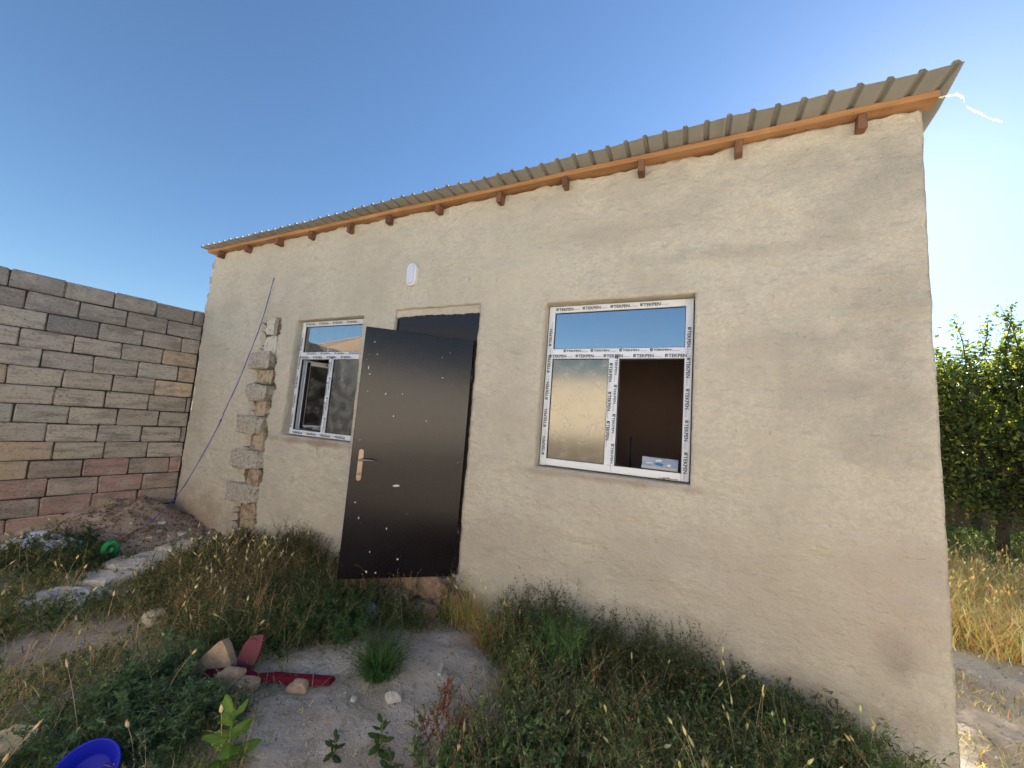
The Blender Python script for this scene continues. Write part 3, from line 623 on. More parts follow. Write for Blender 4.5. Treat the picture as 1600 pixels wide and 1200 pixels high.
# local frame: t along -Y, wall face at x=0, body towards -x
b = MB(); b.box(-.205, -.014, -4.6, .02, -.75, 2.33); b.build('mortar_bed', M_joint, wallL)
proto = []
for q in range(8):
    bb = MB(); r = random.Random(q+100); random.seed(q+200)
    bb.box(-.19, .0, -.1935, .1935, -.0950, .0950, b=.011, jit=.0062)
    o = bb.build('block', M_block, wallL); proto.append(o)
random.seed(11)
joint0 = [.113,.369,.194,.363,.184,.392,.040,.299,.050,.361,.119,.357,.385,.20]
def bcol(row, t, k):
    r = random.Random(row*53+k*7+1); v = r.uniform(.85, 1.15)
    if row <= 1: c = (.32, .285, .25)
    elif row <= 4: c = (.43, .38, .32)
    elif row <= 9: c = (.50, .43, .345)
    else: c = (.50, .325, .26)
    if (row, k) in ((3, 0), (5, 0), (5, 4), (4, 0), (9, 3), (10, 4)): c = (.58, .44, .30)
    elif row in (8, 7, 4) and r.random() < .5: c = (.45, .41, .34)
    elif row >= 10 and r.random() < .35: c = (.44, .34, .27)
    if (row == 9 and k == 2): c = (.46, .40, .30)
    if (row, k) in ((2, 3),): c = (.22, .205, .19)
    return (c[0]*v, c[1]*v, c[2]*v, 1)
first = set()
n_used = 0
for row in range(14):
    zc_ = 2.250-.2*row; t0 = joint0[row]; k = 0
    spans = [(0.0, t0)]
    t = t0
    while t < 4.5: spans.append((t, min(t+.39, 4.55))); t += .39
    for k, (a, c) in enumerate(spans):
        p = proto[(row*5+k*3) % 8]
        if n_used < 8: p = proto[n_used]; o = p
        else: o = p.copy(); COL.objects.link(o); o.parent = wallL
        n_used += 1; r = random.Random(row*91+k)
        ln = (c-a-.007)/.389
        o.location = (r.uniform(-.004, .005), -(a+c)/2, zc_+r.uniform(-.002, .002)); o.scale = (1, ln, .99); o.rotation_euler = (r.uniform(-.006, .006)/max(ln, .3), 0, r.uniform(-.008, .008))
        o.color = bcol(row, a, k)

# ---------------------------------------------------------------- yard behind the camera and neighbours (seen in the panes, bounce sunlight)
M_bounce = mat('bounce_white', (.80, .74, .64), .95, .1, layers=[(1.2, 5, .45, .7, (.72, .65, .54), .8)])  # unseen wall made this pale to bounce sunlight onto the facade
M_ywall = mat('tan_render', (.42, .34, .235), .95, .1, layers=[(1.2, 5, .45, .7, (.34, .27, .18), .8), (5, 5, .55, .7, (.46, .38, .27), .6)], bump=[(20, .5, .02)])  # plain tan render of the neighbouring houses
M_addplinth = mat('added_dark_plinth', (.20, .18, .155), .9)  # invented plinth, added to darken the foot of the pane reflection
M_tanroof = mat('tan_metal_roof', (.42, .30, .20), .5, .4, layers=[(2, 4, .5, .7, (.36, .25, .17), .7)])
b = MB(); b.box(-.6, 16, -6.25, -6.0, -.7, 2.35); b.box(-.6, 16, -5.998, -5.97, -.7, .30, mi=1); b.box(2.3, 4.9, -5.968, -5.8, -.7, .92, mi=1); tag(b.build('yard_wall', [M_bounce, M_addplinth]), 'unseen yard wall opposite the house, made pale to bounce sunlight, with added dark plinth', 'wall')
nb = bpy.data.objects.new('neighbour_house', None); COL.objects.link(nb); nb.location = (-7.5, -13, -.5)
tag(nb, 'plastered neighbouring house with tan ribbed hipped roof across the yard', 'house')
b = MB(); b.box(-6, 6, -3.5, 3.5, 0, 4.2); b.build('wall', M_ywall, nb)
b = MB(); n = 90; 
for side in (0, 1):
    for k in range(n):
        u0, u1 = -6.5+13*k/n, -6.5+13*(k+1)/n; zz = .05 if k % 2 else 0; y_ = 4.0 if side == 0 else -4.0
        def top(u): s_ = max(-3.0, min(3.0, u)); return s_
        b.add([(u0, y_, 4.15+zz), (u1, y_, 4.15+zz), (top(u1), 0, 6.1+zz), (top(u0), 0, 6.1+zz)], [(0, 1, 2, 3)])
for s_ in (-1, 1): b.add([(6.5*s_, 4, 4.15), (6.5*s_, -4, 4.15), (3*s_, 0, 6.1)], [(0, 1, 2)])
b.build('roof', M_tanroof, nb, fix=False)

# ---------------------------------------------------------------- vegetation generators (numpy)
def unit(v): return v/np.maximum(np.linalg.norm(v, axis=-1, keepdims=True), 1e-9)
def ribbons(P, wid, side, col):
    """P (n,k,3) centre lines, wid (n,k), side (n,3) -> quads as tris"""
    n, k, _ = P.shape; L_ = P+side[:, None]*wid[..., None]; R_ = P-side[:, None]*wid[..., None]
    V_ = np.stack([L_, R_], 2).reshape(-1, 3); base = (np.arange(n)*2*k)[:, None]; j = np.arange(k-1)[None]*2
    f1 = np.stack([base+j, base+j+1, base+j+3], -1); f2 = np.stack([base+j, base+j+3, base+j+2], -1)
    C_ = np.repeat(col, 2*k, axis=0)
    return V_, np.concatenate([f1, f2], 1).reshape(-1, 3), C_
def tubes3(P, rad, col):
    n, k, _ = P.shape; t = unit(P[:, -1]-P[:, 0]); a = unit(np.cross(t, np.array([.31, .77, .2]))); b_ = np.cross(t, a)
    th = np.array([0, 2.094, 4.189]); off = a[:, None]*np.cos(th)[None, :, None]+b_[:, None]*np.sin(th)[None, :, None]
    V_ = (P[:, :, None]+off[:, None]*rad[:, :, None, None]).reshape(-1, 3); base = (np.arange(n)*3*k)[:, None, None]; j = np.arange(k-1)[None, :, None]*3; s_ = np.arange(3)[None, None]; s2 = (s_+1) % 3
    f1 = np.stack([base+j+s_, base+j+s2, base+j+3+s2], -1); f2 = np.stack([base+j+s_, base+j+3+s2, base+j+3+s_], -1)
    return V_, np.concatenate([f1, f2], 1).reshape(-1, 3), np.repeat(col, 3*k, axis=0)
def curves(base, h, lean, az, bend, k=5, r=rng):
    n = len(base); t = np.linspace(0, 1, k)[None]; d = np.stack([np.cos(az), np.sin(az), 0*az], -1)
    hor = (lean[:, None]*t+bend[:, None]*t**2.2); ver = t*np.sqrt(np.clip(1-np.minimum(hor*.75, .95)**2, .05, 1))
    return base[:, None]+d[:, None]*(hor*h[:, None])[..., None]+np.array([0, 0, 1.])*(ver*h[:, None])[..., None]
def jitc(c, n, r, v=.26, h=.12):
    c = np.asarray(c, float); c = np.where(c[..., 1:2] > c[..., 0:1], c*1.65, c)
    if c.ndim == 1: c = np.tile(c, (n, 1))
    return np.clip(c*(1+v*r.normal(size=(n, 1)))*(1+h*r.normal(size=(n, 3))), .01, .75)
def pick(cols, p, n, r): return np.array(cols)[r.choice(len(cols), n, p=p)]
def diamonds(c, d, L_, wd, nrm, col, fold=.25):
    """leaf: base c, direction d, length, width; 6 verts, 4 tris folded along the midrib"""
    s = unit(np.cross(d, nrm)); n_ = np.cross(s, d); L_ = L_[:, None]; wd = wd[:, None]
    p0 = c; p1 = c+d*L_*.45-n_*wd*fold*.2; p2 = c+d*L_-n_*L_*.12; a = c+d*L_*.42+s*wd*.5+n_*wd*fold; b_ = c+d*L_*.42-s*wd*.5+n_*wd*fold
    V_ = np.stack([p0, a, p2, b_, p1], 1).reshape(-1, 3); k = (np.arange(len(c))*5)[:, None, None]
    f = np.array([(0, 1, 4), (1, 2, 4), (4, 2, 3), (0, 4, 3)])[None]+k
    return V_, f.reshape(-1, 3), np.repeat(col, 5, axis=0)
def grass(x, y, r, h=(.08, .25), w=.0022, cols=((.045, .085, .02),), p=None, lean=.5, bend=.5, k=5):
    n = len(x); hh = r.uniform(*h, n); base = np.stack([x, y, gz(x, y)-.005], -1); az = r.uniform(0, 6.283, n)
    P_ = curves(base, hh, r.uniform(0, lean, n), az, r.uniform(0, bend, n), k); t = np.linspace(0, 1, k)[None]
    wid = w*1.25*(1-t**1.6*.92)*r.uniform(.5, 1.7, (n, 1)); a2 = az+1.57+r.normal(size=n)*.6; side = np.stack([np.cos(a2), np.sin(a2), 0*a2], -1)
    return ribbons(P_, wid, side, jitc(pick(cols, p, n, r), n, r))
def weeds(x, y, r, h=(.15, .35), leaves=22, ll=(.012, .03), lw=.3, cols=((.04, .08, .02),), p=None, stemcol=(.10, .09, .05), lean=.35, bend=.35, branch=2, up=.5, sr=.0016):
    n = len(x); hh = r.uniform(*h, n); base = np.stack([x, y, gz(x, y)-.005], -1); K = 6
    P_ = curves(base, hh, r.uniform(0, lean, n), r.uniform(0, 6.283, n), r.uniform(-.1, bend, n), K)
    out = [tubes3(P_, sr*np.linspace(1, .35, K)[None]*np.ones((n, 1)), jitc(stemcol, n, r))]; sets = [(P_, hh)]
    pc = pick(cols, p, n, r)
    cset = [pc]
    if branch:
        bi = np.repeat(np.arange(n), branch); tb = r.uniform(.2, .8, len(bi)); q = tb*(K-1); i0 = q.astype(int).clip(0, K-2); fr = (q-i0)[:, None]
        bb_ = P_[bi, i0]*(1-fr)+P_[bi, i0+1]*fr; hb = hh[bi]*r.uniform(.25, .55, len(bi))
        PB = curves(bb_, hb, r.uniform(.3, .9, len(bi)), r.uniform(0, 6.283, len(bi)), r.uniform(-.2, .2, len(bi)), K)
        out.append(tubes3(PB, sr*.6*np.linspace(1, .3, K)[None]*np.ones((len(bi), 1)), jitc(stemcol, len(bi), r))); sets.append((PB, hb)); cset.append(pc[bi])
    for (PP, H), cs, nl in zip(sets, cset, (leaves, max(leaves//2, 3))):
        m_ = len(PP); li = np.repeat(np.arange(m_), nl); t = r.uniform(.12, 1, len(li)); q = t*(K-1); i0 = q.astype(int).clip(0, K-2); fr = (q-i0)[:, None]
        c = PP[li, i0]*(1-fr)+PP[li, i0+1]*fr; az = r.uniform(0, 6.283, len(li)); el = r.normal(up, .4, len(li))
        d = np.stack([np.cos(az)*np.cos(el), np.sin(az)*np.cos(el), np.sin(el)], -1); L_ = r.uniform(*ll, len(li))*(1.25-.6*t)
        nr = unit(np.array([0, 0, 1.])+.5*r.normal(size=(len(li), 3)))
        out.append(diamonds(c, d, L_, L_*lw, nr, jitc(cs[li], len(li), r, .25, .08)))
    return join(out)
def seedheads(x, y, r, h=(.25, .5), col=(.60, .53, .40), head=(.026, .046), lean=.3, bend=.35, hr=.0072, sr=.0014):
    n = len(x); hh = r.uniform(*h, n); base = np.stack([x, y, gz(x, y)], -1); K = 7
    P_ = curves(base, hh, r.uniform(0, lean, n), r.uniform(0, 6.283, n), r.uniform(0, bend, n), K); c = jitc(col, n, r, .15, .06)
    o = [tubes3(P_, sr*np.linspace(1.2, .7, K)[None]*np.ones((n, 1)), c*.85)]
    d = unit(P_[:, -1]-P_[:, -2]); hl = r.uniform(*head, n); t = np.linspace(0, 1, 6)
    H = P_[:, -1][:, None]+d[:, None]*(hl[:, None]*t[None])[..., None]; rad = hr*np.array([.3, .9, 1.0, .85, .5, .08])[None]*r.uniform(.7, 1.25, (n, 1))
    o.append(tubes3(H, rad, c*1.1))
    # awns
    m_ = 22; li = np.repeat(np.arange(n), m_); tt = r.random(len(li)); s = P_[:, -1][li]+d[li]*(hl[li]*tt)[:, None]; dd = unit(d[li]*1.0+.75*r.normal(size=(len(li), 3))); al = r.uniform(.006, .014, len(li))
    PP = np.stack([s, s+dd*al[:, None]], 1); sd_ = unit(np.cross(dd, np.array([.3, .5, .8])))
    o.append(ribbons(PP, np.stack([.0005+0*al, .0001+0*al], -1), sd_, c[li]*1.15))
    return join(o)
def scatter(n, poly, r, ymax=-.03, clump=0, seed=0, avoid=True, thr=.0):
    xs_, ys_ = [p[0] for p in poly], [p[1] for p in poly]; x = r.uniform(min(xs_), max(xs_), n*3); y = r.uniform(min(ys_), max(ys_), n*3)
    k = poly_in(x+.08*r.normal(size=len(x)), y+.08*r.normal(size=len(x)), poly) & (y < ymax)
    if avoid:
        for B in (B1, B2, B3): k &= ~poly_in(x+.04*r.normal(size=len(x)), y+.04*r.normal(size=len(x)), B)
        k &= ~(poly_in(x, y, STRIP) & (r.random(len(x)) > .12))
        k &= ~((x > 3.35) & (x < 4.5) & (y > -.34) & (r.random(len(x)) > .10))
        k &= (np.hypot(x-4.11, y+2.07) > .14) & ~(np.hypot(x-3.78, y+1.40) < .13)
        ds = np.abs((x-3.80)*(-.437)+(y+1.47)*.9); al = (x-3.80)*.9+(y+1.38)*.437; k &= ~((ds < .19) & (al > -.12) & (al < .72) & (r.random(len(x)) > .10))
        k &= ~((x < 1.15) & (y > -1.12) & (r.random(len(x)) > .02)) & (x > .05)
    if clump: k &= vnoise(x*clump, y*clump, seed) > r.uniform(thr, thr+.45, len(x))
    x, y = x[k][:n], y[k][:n]; return x, y
def stuff(name, parts, label, cat, m=None):
    v, f, c = join(parts); return tag(link(name, mesh_np(name, v, f, [m or M_leaf], col=c)), label, cat, kind='stuff')
DG = [(.045, .075, .028), (.065, .10, .036), (.09, .125, .045), (.14, .155, .065), (.27, .23, .12)]; DP = [.24, .28, .22, .15, .11]
STRAW = [(.52, .42, .26), (.43, .33, .19), (.34, .23, .13), (.60, .51, .34)]; SP = [.35, .3, .2, .15]
MASS = [(4.95,-.50),(5.0,.0),(7.20,0),(7.28,-.25),(6.95,-1.2),(5.45,-1.75),(5.22,-1.2),(5.28,-.83)]
LEFT = [(.3,-1.3),(1.0,-1.25),(2.0,-1.15),(2.2,-.6),(3.7,-1.0),(4.1,-1.35),(4.1,-1.6),(4.75,-1.85),(4.5,-2.6),(2.0,-2.6),(.2,-2.6)]
CENT = [(1.60,-.75),(1.75,-.03),(4.60,-.03),(4.55,-.25),(4.4,-.50),(4.1,-.72),(3.95,-1.1),(3.6,-1.4),(2.3,-1.2)]
ALL = [(.1,-2.8),(.1,-.02),(7.4,-.02),(7.6,-1.2),(6.5,-2.4)]
r = np.random.default_rng(12)

# right-hand dark tangle along the wall
x, y = scatter(1400, MASS, r, clump=3.4, seed=5, thr=.22); P1 = weeds(x, y, r, (.10, .32), 18, (.018, .044), .34, [(.08, .12, .05), (.11, .15, .065), (.06, .09, .04), (.18, .18, .10)], [.3, .3, .2, .2])
hk = np.clip(1.1-(x-5.0)/2.3, .2, 1)
x, y = scatter(11000, MASS, r, clump=3.4, seed=6, thr=.2); P2 = grass(x, y, r, (.05, .24), .0018, DG+[(.42, .35, .19)], [.20, .24, .2, .13, .09, .14], .8, .8)
x, y = scatter(230, [(5.0,-.30),(5.0,0),(6.35,0),(6.3,-.35)], r, clump=3.5, seed=77); P3 = weeds(x, y, r, (.18, .50), 24, (.014, .030), .34, [(.07, .09, .045), (.12, .12, .07), (.055, .08, .035)], [.4, .2, .4], lean=.3, bend=.2, branch=4)
x, y = scatter(190, [(6.1,-.30),(6.1,0),(7.0,0),(7.0,-.35)], r, clump=3.5, seed=78); P4 = weeds(x, y, r, (.12, .34), 24, (.018, .036), .34, [(.06, .085, .04), (.05, .07, .035)], [.5, .5], branch=4)
x, y = scatter(3500, [(5.9,-1.1),(5.9,-.2),(7.0,-.1),(7.2,-.3),(6.9,-1.2)], r, clump=3, seed=9); P5 = grass(x, y, r, (.12, .30), .0024, [(.13, .175, .06), (.09, .135, .045), (.42, .37, .2)], [.35, .35, .3], .7, 1.1)
stuff('undergrowth', [P1, P2, P3, P4, P5], 'dark tangled weeds and grass along the foot of the wall under the wide window', 'undergrowth')
x, y = scatter(4000, [(4.98,-1.9),(5.5,-.9),(7.25,-.3),(7.3,-1.6)], r, clump=3, seed=8, thr=.25); x2, y2 = scatter(1200, [(4.98,-1.9),(5.5,-.9),(7.25,-.3),(7.3,-1.6)], r, clump=3, seed=10)
stuff('grass', [grass(x, y, r, (.05, .20), .0017, DG, DP, .9, .8), weeds(x2, y2, r, (.06, .2), 18, (.012, .028), .3, DG, DP)], 'low green grass in front of the wall weeds at the lower right', 'grass')
# left ground cover
x, y = scatter(15000, LEFT, r, clump=3.2, seed=14, thr=.28); Q1 = grass(x, y, r, (.025, .14), .0016, [(.075, .10, .045), (.13, .15, .07), (.24, .225, .12), (.55, .46, .30), (.40, .33, .22)], [.16, .20, .22, .24, .18], 1.1, .8)
x, y = scatter(1700, LEFT, r, clump=2.6, seed=15, thr=.25); Q2 = weeds(x, y, r, (.04, .16), 14, (.014, .034), .34, [(.06, .09, .04), (.10, .125, .055), (.17, .17, .09)], [.4, .4, .2], lean=.8, bend=.6)
x, y = scatter(200, [(3.4,-1.5),(4.1,-1.35),(4.2,-1.6),(4.35,-2.2),(3.7,-2.3)], r); Q3 = weeds(x, y, r, (.08, .22), 22, (.018, .044), .34, [(.05, .085, .05), (.075, .12, .065)], [.5, .5], branch=3)
x, y = scatter(3000, [(3.3,-1.45),(4.1,-1.2),(4.5,-1.25),(4.2,-1.6),(4.3,-2.3),(3.6,-2.3)], r); Q4 = grass(x, y, r, (.05, .18), .0016, [(.06, .095, .045), (.09, .12, .055)], [.5, .5], .9, .8)
stuff('ground_cover', [Q1, Q2, Q3, Q4], 'matted olive weeds and grass covering the left of the yard', 'ground cover')
# dark creeping weeds by the white sack
WS = [(.35,-1.45),(.55,-1.0),(1.15,-.95),(1.5,-1.05),(1.45,-1.35),(.9,-1.65)]
x, y = scatter(240, WS, r, avoid=False); x2, y2 = scatter(2600, WS, r, avoid=False)
stuff('creeping_weeds', [weeds(x, y, r, (.06, .17), 30, (.012, .028), .3, [(.025, .05, .022), (.04, .065, .03)], [.5, .5], lean=.9, branch=3), grass(x2, y2, r, (.03, .12), .0016, [(.03, .055, .025)], None, .9, .8)], 'dark green creeping weeds between the white sack and the green scrap', 'weeds')
# centre tangle below the left window and door
x, y = scatter(6500, CENT, r, clump=3.2, seed=18, thr=.2); C1 = grass(x, y, r, (.05, .22), .0017, DG+[(.34, .26, .15)], [.2, .25, .2, .1, .07, .18], .9, .8)
x, y = scatter(1700, CENT, r, clump=2.0, seed=19); C2 = weeds(x, y, r, (.08, .28), 20, (.014, .036), .3, [(.05, .075, .03), (.085, .10, .045), (.13, .12, .065), (.035, .06, .025)], [.35, .25, .15, .25])
stuff('undergrowth', [C1, C2], 'mixed green weeds between the rubble step and the broken slabs', 'undergrowth')
STR = [(1.9,-.9),(2.2,-.25),(2.9,-.2),(3.2,-.7),(3.5,-1.25),(3.0,-1.3),(2.5,-1.1)]
x, y = scatter(5000, STR, r, clump=2.6, seed=20); x2, y2 = scatter(900, STR, r, clump=2, seed=22)
stuff('dry_grass', [grass(x, y, r, (.08, .27), .0015, STRAW+[(.33, .20, .10)], [.3, .25, .15, .1, .2], .9, .9), weeds(x2, y2, r, (.10, .26), 12, (.006, .014), .4, STRAW, SP, (.33, .24, .14), branch=3)], 'straw coloured dry grass left of the open door', 'grass', M_straw)
x, y = scatter(95, [(1.75,-.75),(1.9,-.3),(3.0,-.15),(3.2,-.9),(2.6,-1.2)], r); x2, y2 = scatter(80, LEFT, r)
x3, y3 = scatter(46, [(6.3,-1.1),(6.3,-.15),(7.25,-.12),(7.3,-.7),(6.9,-1.2)], r); x4, y4 = scatter(40, MASS, r)
stuff('seed_heads', [seedheads(x, y, r, (.16, .36)), seedheads(x2, y2, r, (.14, .34)), seedheads(x3, y3, r, (.14, .42), (.68, .60, .42), (.024, .045)), seedheads(x4, y4, r, (.18, .38), (.60, .56, .38))], 'pale bristly seed heads on thin stalks standing above the weeds', 'grass', M_straw)

# straw litter and tall pale stalks
def litter(n, poly, seed, h=(.03, .12)):
    r_ = np.random.default_rng(seed); x, y = scatter(n, poly, r_, avoid=False); m_ = len(x); az = r_.uniform(0, 6.283, m_); L_ = r_.uniform(*h, m_); t = np.linspace(0, 1, 4)
    PX_ = x[:, None]+np.cos(az)[:, None]*L_[:, None]*t; PY_ = y[:, None]+np.sin(az)[:, None]*L_[:, None]*t
    P_ = np.stack([PX_, PY_, gz(PX_, PY_)+.006+r_.uniform(0, .02, (m_, 1))], -1); sd_ = np.stack([-np.sin(az), np.cos(az), 0*az], -1)
    return ribbons(P_, np.full((m_, 4), .0016)*r_.uniform(.5, 1.6, (m_, 1)), sd_, jitc(pick(STRAW, SP, m_, r_), m_, r_))
stuff('straw_litter', [litter(5200, LEFT, 71), litter(2600, CENT, 72), litter(110, B1, 73, (.01, .05)), litter(130, B3, 74, (.01, .05)), litter(1500, MASS, 75)], 'short broken straws lying over the ground of the yard', 'litter', M_straw)
r8 = np.random.default_rng(88); x, y = scatter(520, CENT, r8, clump=1.5, seed=3); x2, y2 = scatter(420, LEFT, r8); x3, y3 = scatter(950, MASS, r8)
stuff('dry_stalks', [weeds(x, y, r8, (.16, .38), 5, (.006, .016), .4, STRAW, SP, (.50, .40, .26), .5, .6, 2, .5, .0013), weeds(x2, y2, r8, (.08, .26), 5, (.006, .016), .4, STRAW, SP, (.50, .42, .28), .7, .6, 2, .5, .0012), weeds(x3, y3, r8, (.16, .40), 6, (.006, .016), .4, STRAW, SP, (.42, .36, .22), .5, .6, 2, .5, .0012)], 'thin dry branching stalks standing through the green weeds', 'dry stalks', M_straw)
# ---- single plants
def plant(name, loc, parts, label, cat, m=None, group=None):
    """parts: name -> geometry in world space; shifted to the plant's foot"""
    e = bpy.data.objects.new(name, None); COL.objects.link(e); e.location = loc
    for nm, (v, f, c) in parts: link(nm, mesh_np(nm, v-np.array(loc), f, [m or M_leaf], col=c), e)
    tag(e, label, cat, group); return e
def at(cx, cy, sx, sy, n, r): return cx+sx*r.normal(size=n), cy+sy*r.normal(size=n)
def foot(x, y): return (x, y, float(gz(x, y)))
x, y = at(5.50, -.36, .055, .05, 75, r)
plant('feathery_weed', foot(5.5, -.36), [('foliage', weeds(x, y, r, (.24, .42), 60, (.010, .020), .22, [(.075, .13, .055), (.10, .17, .07)], [.6, .4], (.10, .16, .06), .35, .25, 5, .7, .0012))], 'bright green feathery bush in the tangle below the wide window', 'weed')
x, y = at(6.02, -.62, .10, .08, 80, r)
plant('feathery_weed', foot(6.02, -.62), [('foliage', weeds(x, y, r, (.12, .24), 44, (.010, .018), .25, [(.065, .11, .05), (.085, .14, .06)], [.6, .4], (.08, .13, .05), .5, .3, 4, .6, .0011))], 'low mid green feathery bush right of the taller bright one', 'weed')
x, y = at(4.56, -.97, .035, .03, 650, r)
plant('grass_tuft', foot(4.56, -.97), [('blades', grass(x, y, r, (.10, .27), .0019, [(.035, .075, .03), (.05, .095, .035)], None, .95, .7))], 'dense dark green grass tuft in the middle of the bare path', 'grass tuft')
x, y = at(4.62, -.90, .05, .05, 18, r)
plant('wild_sprig', foot(4.45, -.86), [('foliage', weeds(*at(4.44, -.86, .04, .04, 30, r), r, (.10, .22), 20, (.008, .016), .4, [(.08, .075, .045), (.06, .07, .035)], None, branch=3))], 'brownish weed sprigs leaning beside the dark grass tuft', 'weed')
# red dock, lower centre
def redspikes(cx, cy, sx, sy, n, h, r):
    x, y = at(cx, cy, sx, sy, n, r); return weeds(x, y, r, h, 46, (.006, .012), .7, [(.30, .085, .05), (.36, .13, .07), (.26, .16, .08), (.22, .20, .08)], [.35, .25, .2, .2], (.28, .10, .06), .7, .2, 3, .3, .0014)
plant('red_dock', foot(5.22, -1.20), [('foliage', redspikes(5.22, -1.16, .07, .07, 26, (.14, .30), r))], 'rust red seeding dock at the bottom centre beside the path', 'weed')
plant('red_dock', foot(5.06, -1.02), [('foliage', redspikes(5.06, -1.0, .03, .03, 7, (.12, .22), r))], 'thin red spikes leaning over the path left of the big dock', 'weed')
x, y = at(4.62, -.13, .09, .05, 420, r); x2, y2 = at(4.80, -.20, .08, .05, 90, r)
plant('straw_clump', foot(4.66, -.14), [('blades', join([grass(x, y, r, (.14, .36), .0017, [(.36, .33, .16), (.25, .26, .11), (.44, .35, .2)], None, .6, .5), seedheads(*at(4.7, -.15, .10, .05, 10, r), r, (.24, .42), (.5, .42, .27))]))], 'tall yellowish grass clump at the hinge side of the door', 'grass clump', M_straw)
x, y = at(5.00, -.33, .07, .05, 260, r)
plant('straw_clump', foot(5.0, -.33), [('blades', grass(x, y, r, (.10, .30), .0021, [(.40, .25, .14), (.33, .19, .10), (.46, .34, .2)], None, 1.0, .4))], 'reddish brown dry stalks bent over the upper end of the path', 'grass clump', M_straw)
x, y = at(2.72, -.16, .16, .05, 70, r)
plant('wall_weed', foot(2.72, -.16), [('foliage', weeds(x, y, r, (.24, .44), 40, (.010, .022), .4, [(.11, .10, .055), (.085, .095, .045), (.14, .115, .07)], None, (.13, .10, .06), .3, .2, 4))], 'bushy olive weed against the wall below the left window', 'weed')
x, y = at(1.86, -.16, .035, .03, 14, r)
plant('wall_weed', foot(1.86, -.16), [('foliage', weeds(x, y, r, (.20, .30), 60, (.014, .03), .35, [(.045, .075, .045), (.06, .09, .05)], None, (.1, .1, .06), .25, .1, 2, .1))], 'upright grey green weed at the foot of the stone channel', 'weed')
x, y = at(3.52, -.55, .12, .09, 70, r)
plant('wall_weed', foot(3.52, -.55), [('foliage', weeds(x, y, r, (.12, .26), 36, (.010, .02), .4, [(.06, .08, .045), (.10, .11, .07)], None, (.12, .12, .08), .4, .3, 4))], 'grey green weed by the free edge of the door', 'weed')
x, y = at(4.46, -.10, .02, .02, 6, r)
plant('wall_weed', foot(4.46, -.12), [('foliage', weeds(x, y, r, (.26, .42), 26, (.008, .018), .4, [(.07, .08, .05)], None, (.2, .18, .12), .3, .3, 5))], 'thin spindly weed in front of the lower hinge corner of the door', 'weed')
x, y = at(3.9, -.75, .22, .14, 130, r)
plant('weed_patch', foot(3.9, -.75), [('foliage', weeds(x, y, r, (.12, .26), 34, (.014, .034), .28, [(.04, .085, .035), (.05, .10, .04)], None, (.08, .1, .04), .5, .4, 2))], 'fresh green leafy weeds just left of the bare path', 'weed')
# broad-leaved plants near the lower edge
def bigleaf(c, az, el, L_, w_, droop, col, r, wav=.12, K=8):
    """lobed broad leaf as a fine curved strip grid"""
    t = np.linspace(0, 1, K+1); d = np.array([math.cos(az)*math.cos(el), math.sin(az)*math.cos(el), math.sin(el)]); s = np.array([-math.sin(az), math.cos(az), 0]); n_ = np.cross(d, s)*-1
    wid = w_*np.sin(np.pi*np.clip(t*.93+.05, 0, 1))**.75*(1+wav*np.sin(t*23+r.uniform(0, 6))); V_ = []
    for i, tt in enumerate(t):
        c0 = np.array(c)+d*L_*tt-np.array([0, 0, 1])*droop*L_*tt**2
        for u in (-1, -.5, 0, .5, 1): V_.append(c0+s*wid[i]*u*.5+n_*(.22*wid[i]*abs(u)+.03*w_*math.sin(9*tt+3*u)))
    F_ = []
    for i in range(K):
        for j in range(4): a = i*5+j; F_ += [(a, a+1, a+6), (a, a+6, a+5)]
    V_ = np.array(V_); cc_ = np.tile(np.array(col)*r.uniform(.85, 1.15), (len(V_), 1)); cc_[2::5] *= 1.35
    return V_, np.array(F_), np.clip(cc_, 0, 1)
rr = np.random.default_rng(3)
def broadplant(cx, cy, h, n, L_, w_, cols, label, name='leafy_plant', spread=.03, top=None):
    z = float(gz(cx, cy)); e = bpy.data.objects.new(name, None); COL.objects.link(e); e.location = (cx, cy, z); tag(e, label, 'plant')
    b_ = MB(); b_.tube([(0, 0, -.01), (.004, .003, h*.5), (.012, -.004, h)], [.005, .004, .002], 6); b_.build('stem', mat(name+'_stem', (.16, .22, .07), .6), e)
    for q in range(n):
        t = (q+.6)/n; az = q*2.4+rr.uniform(-.3, .3); el = .1+t*.9+rr.uniform(-.15, .15); k = 1-.45*t
        v_, f_, c_ = bigleaf((.004*t, .0, h*t), az, el, L_*k*rr.uniform(.85, 1.1), w_*k, .35*(1-t*.5), cols[q % len(cols)], rr)
        link('leaf', mesh_np('leaf', v_, f_, [M_leaf], col=c_, smooth=True), e)
    return e
broadplant(4.46, -1.75, .24, 13, .150, .085, [(.17, .27, .055), (.21, .33, .07), (.14, .235, .05)], 'bright yellow green broad leaved seedling at the bottom edge beside the path')
broadplant(4.93, -1.34, .14, 11, .085, .040, [(.06, .10, .035), (.075, .12, .04)], 'dull green broad leaved plant at the bottom edge of the path')
broadplant(5.06, -1.42, .10, 10, .075, .034, [(.045, .08, .03), (.06, .10, .04)], 'dark green leafy rosette between the path plant and the red dock')
broadplant(4.78, -1.47, .08, 10, .07, .030, [(.055, .075, .04), (.045, .065, .035)], 'low grey green rosette on the grey bare patch')
for q, (cx, cy, lb) in enumerate([(3.86, -1.62, 'dark blue green mallow behind the blue basin'), (3.70, -1.55, 'dark green thistle like rosette left of the red scrap'), (4.12, -1.62, 'dark leafy mallow right of the blue basin')]):
    broadplant(cx, cy, .12, 12, .085, .045, [(.03, .065, .04), (.04, .08, .05)], lb)

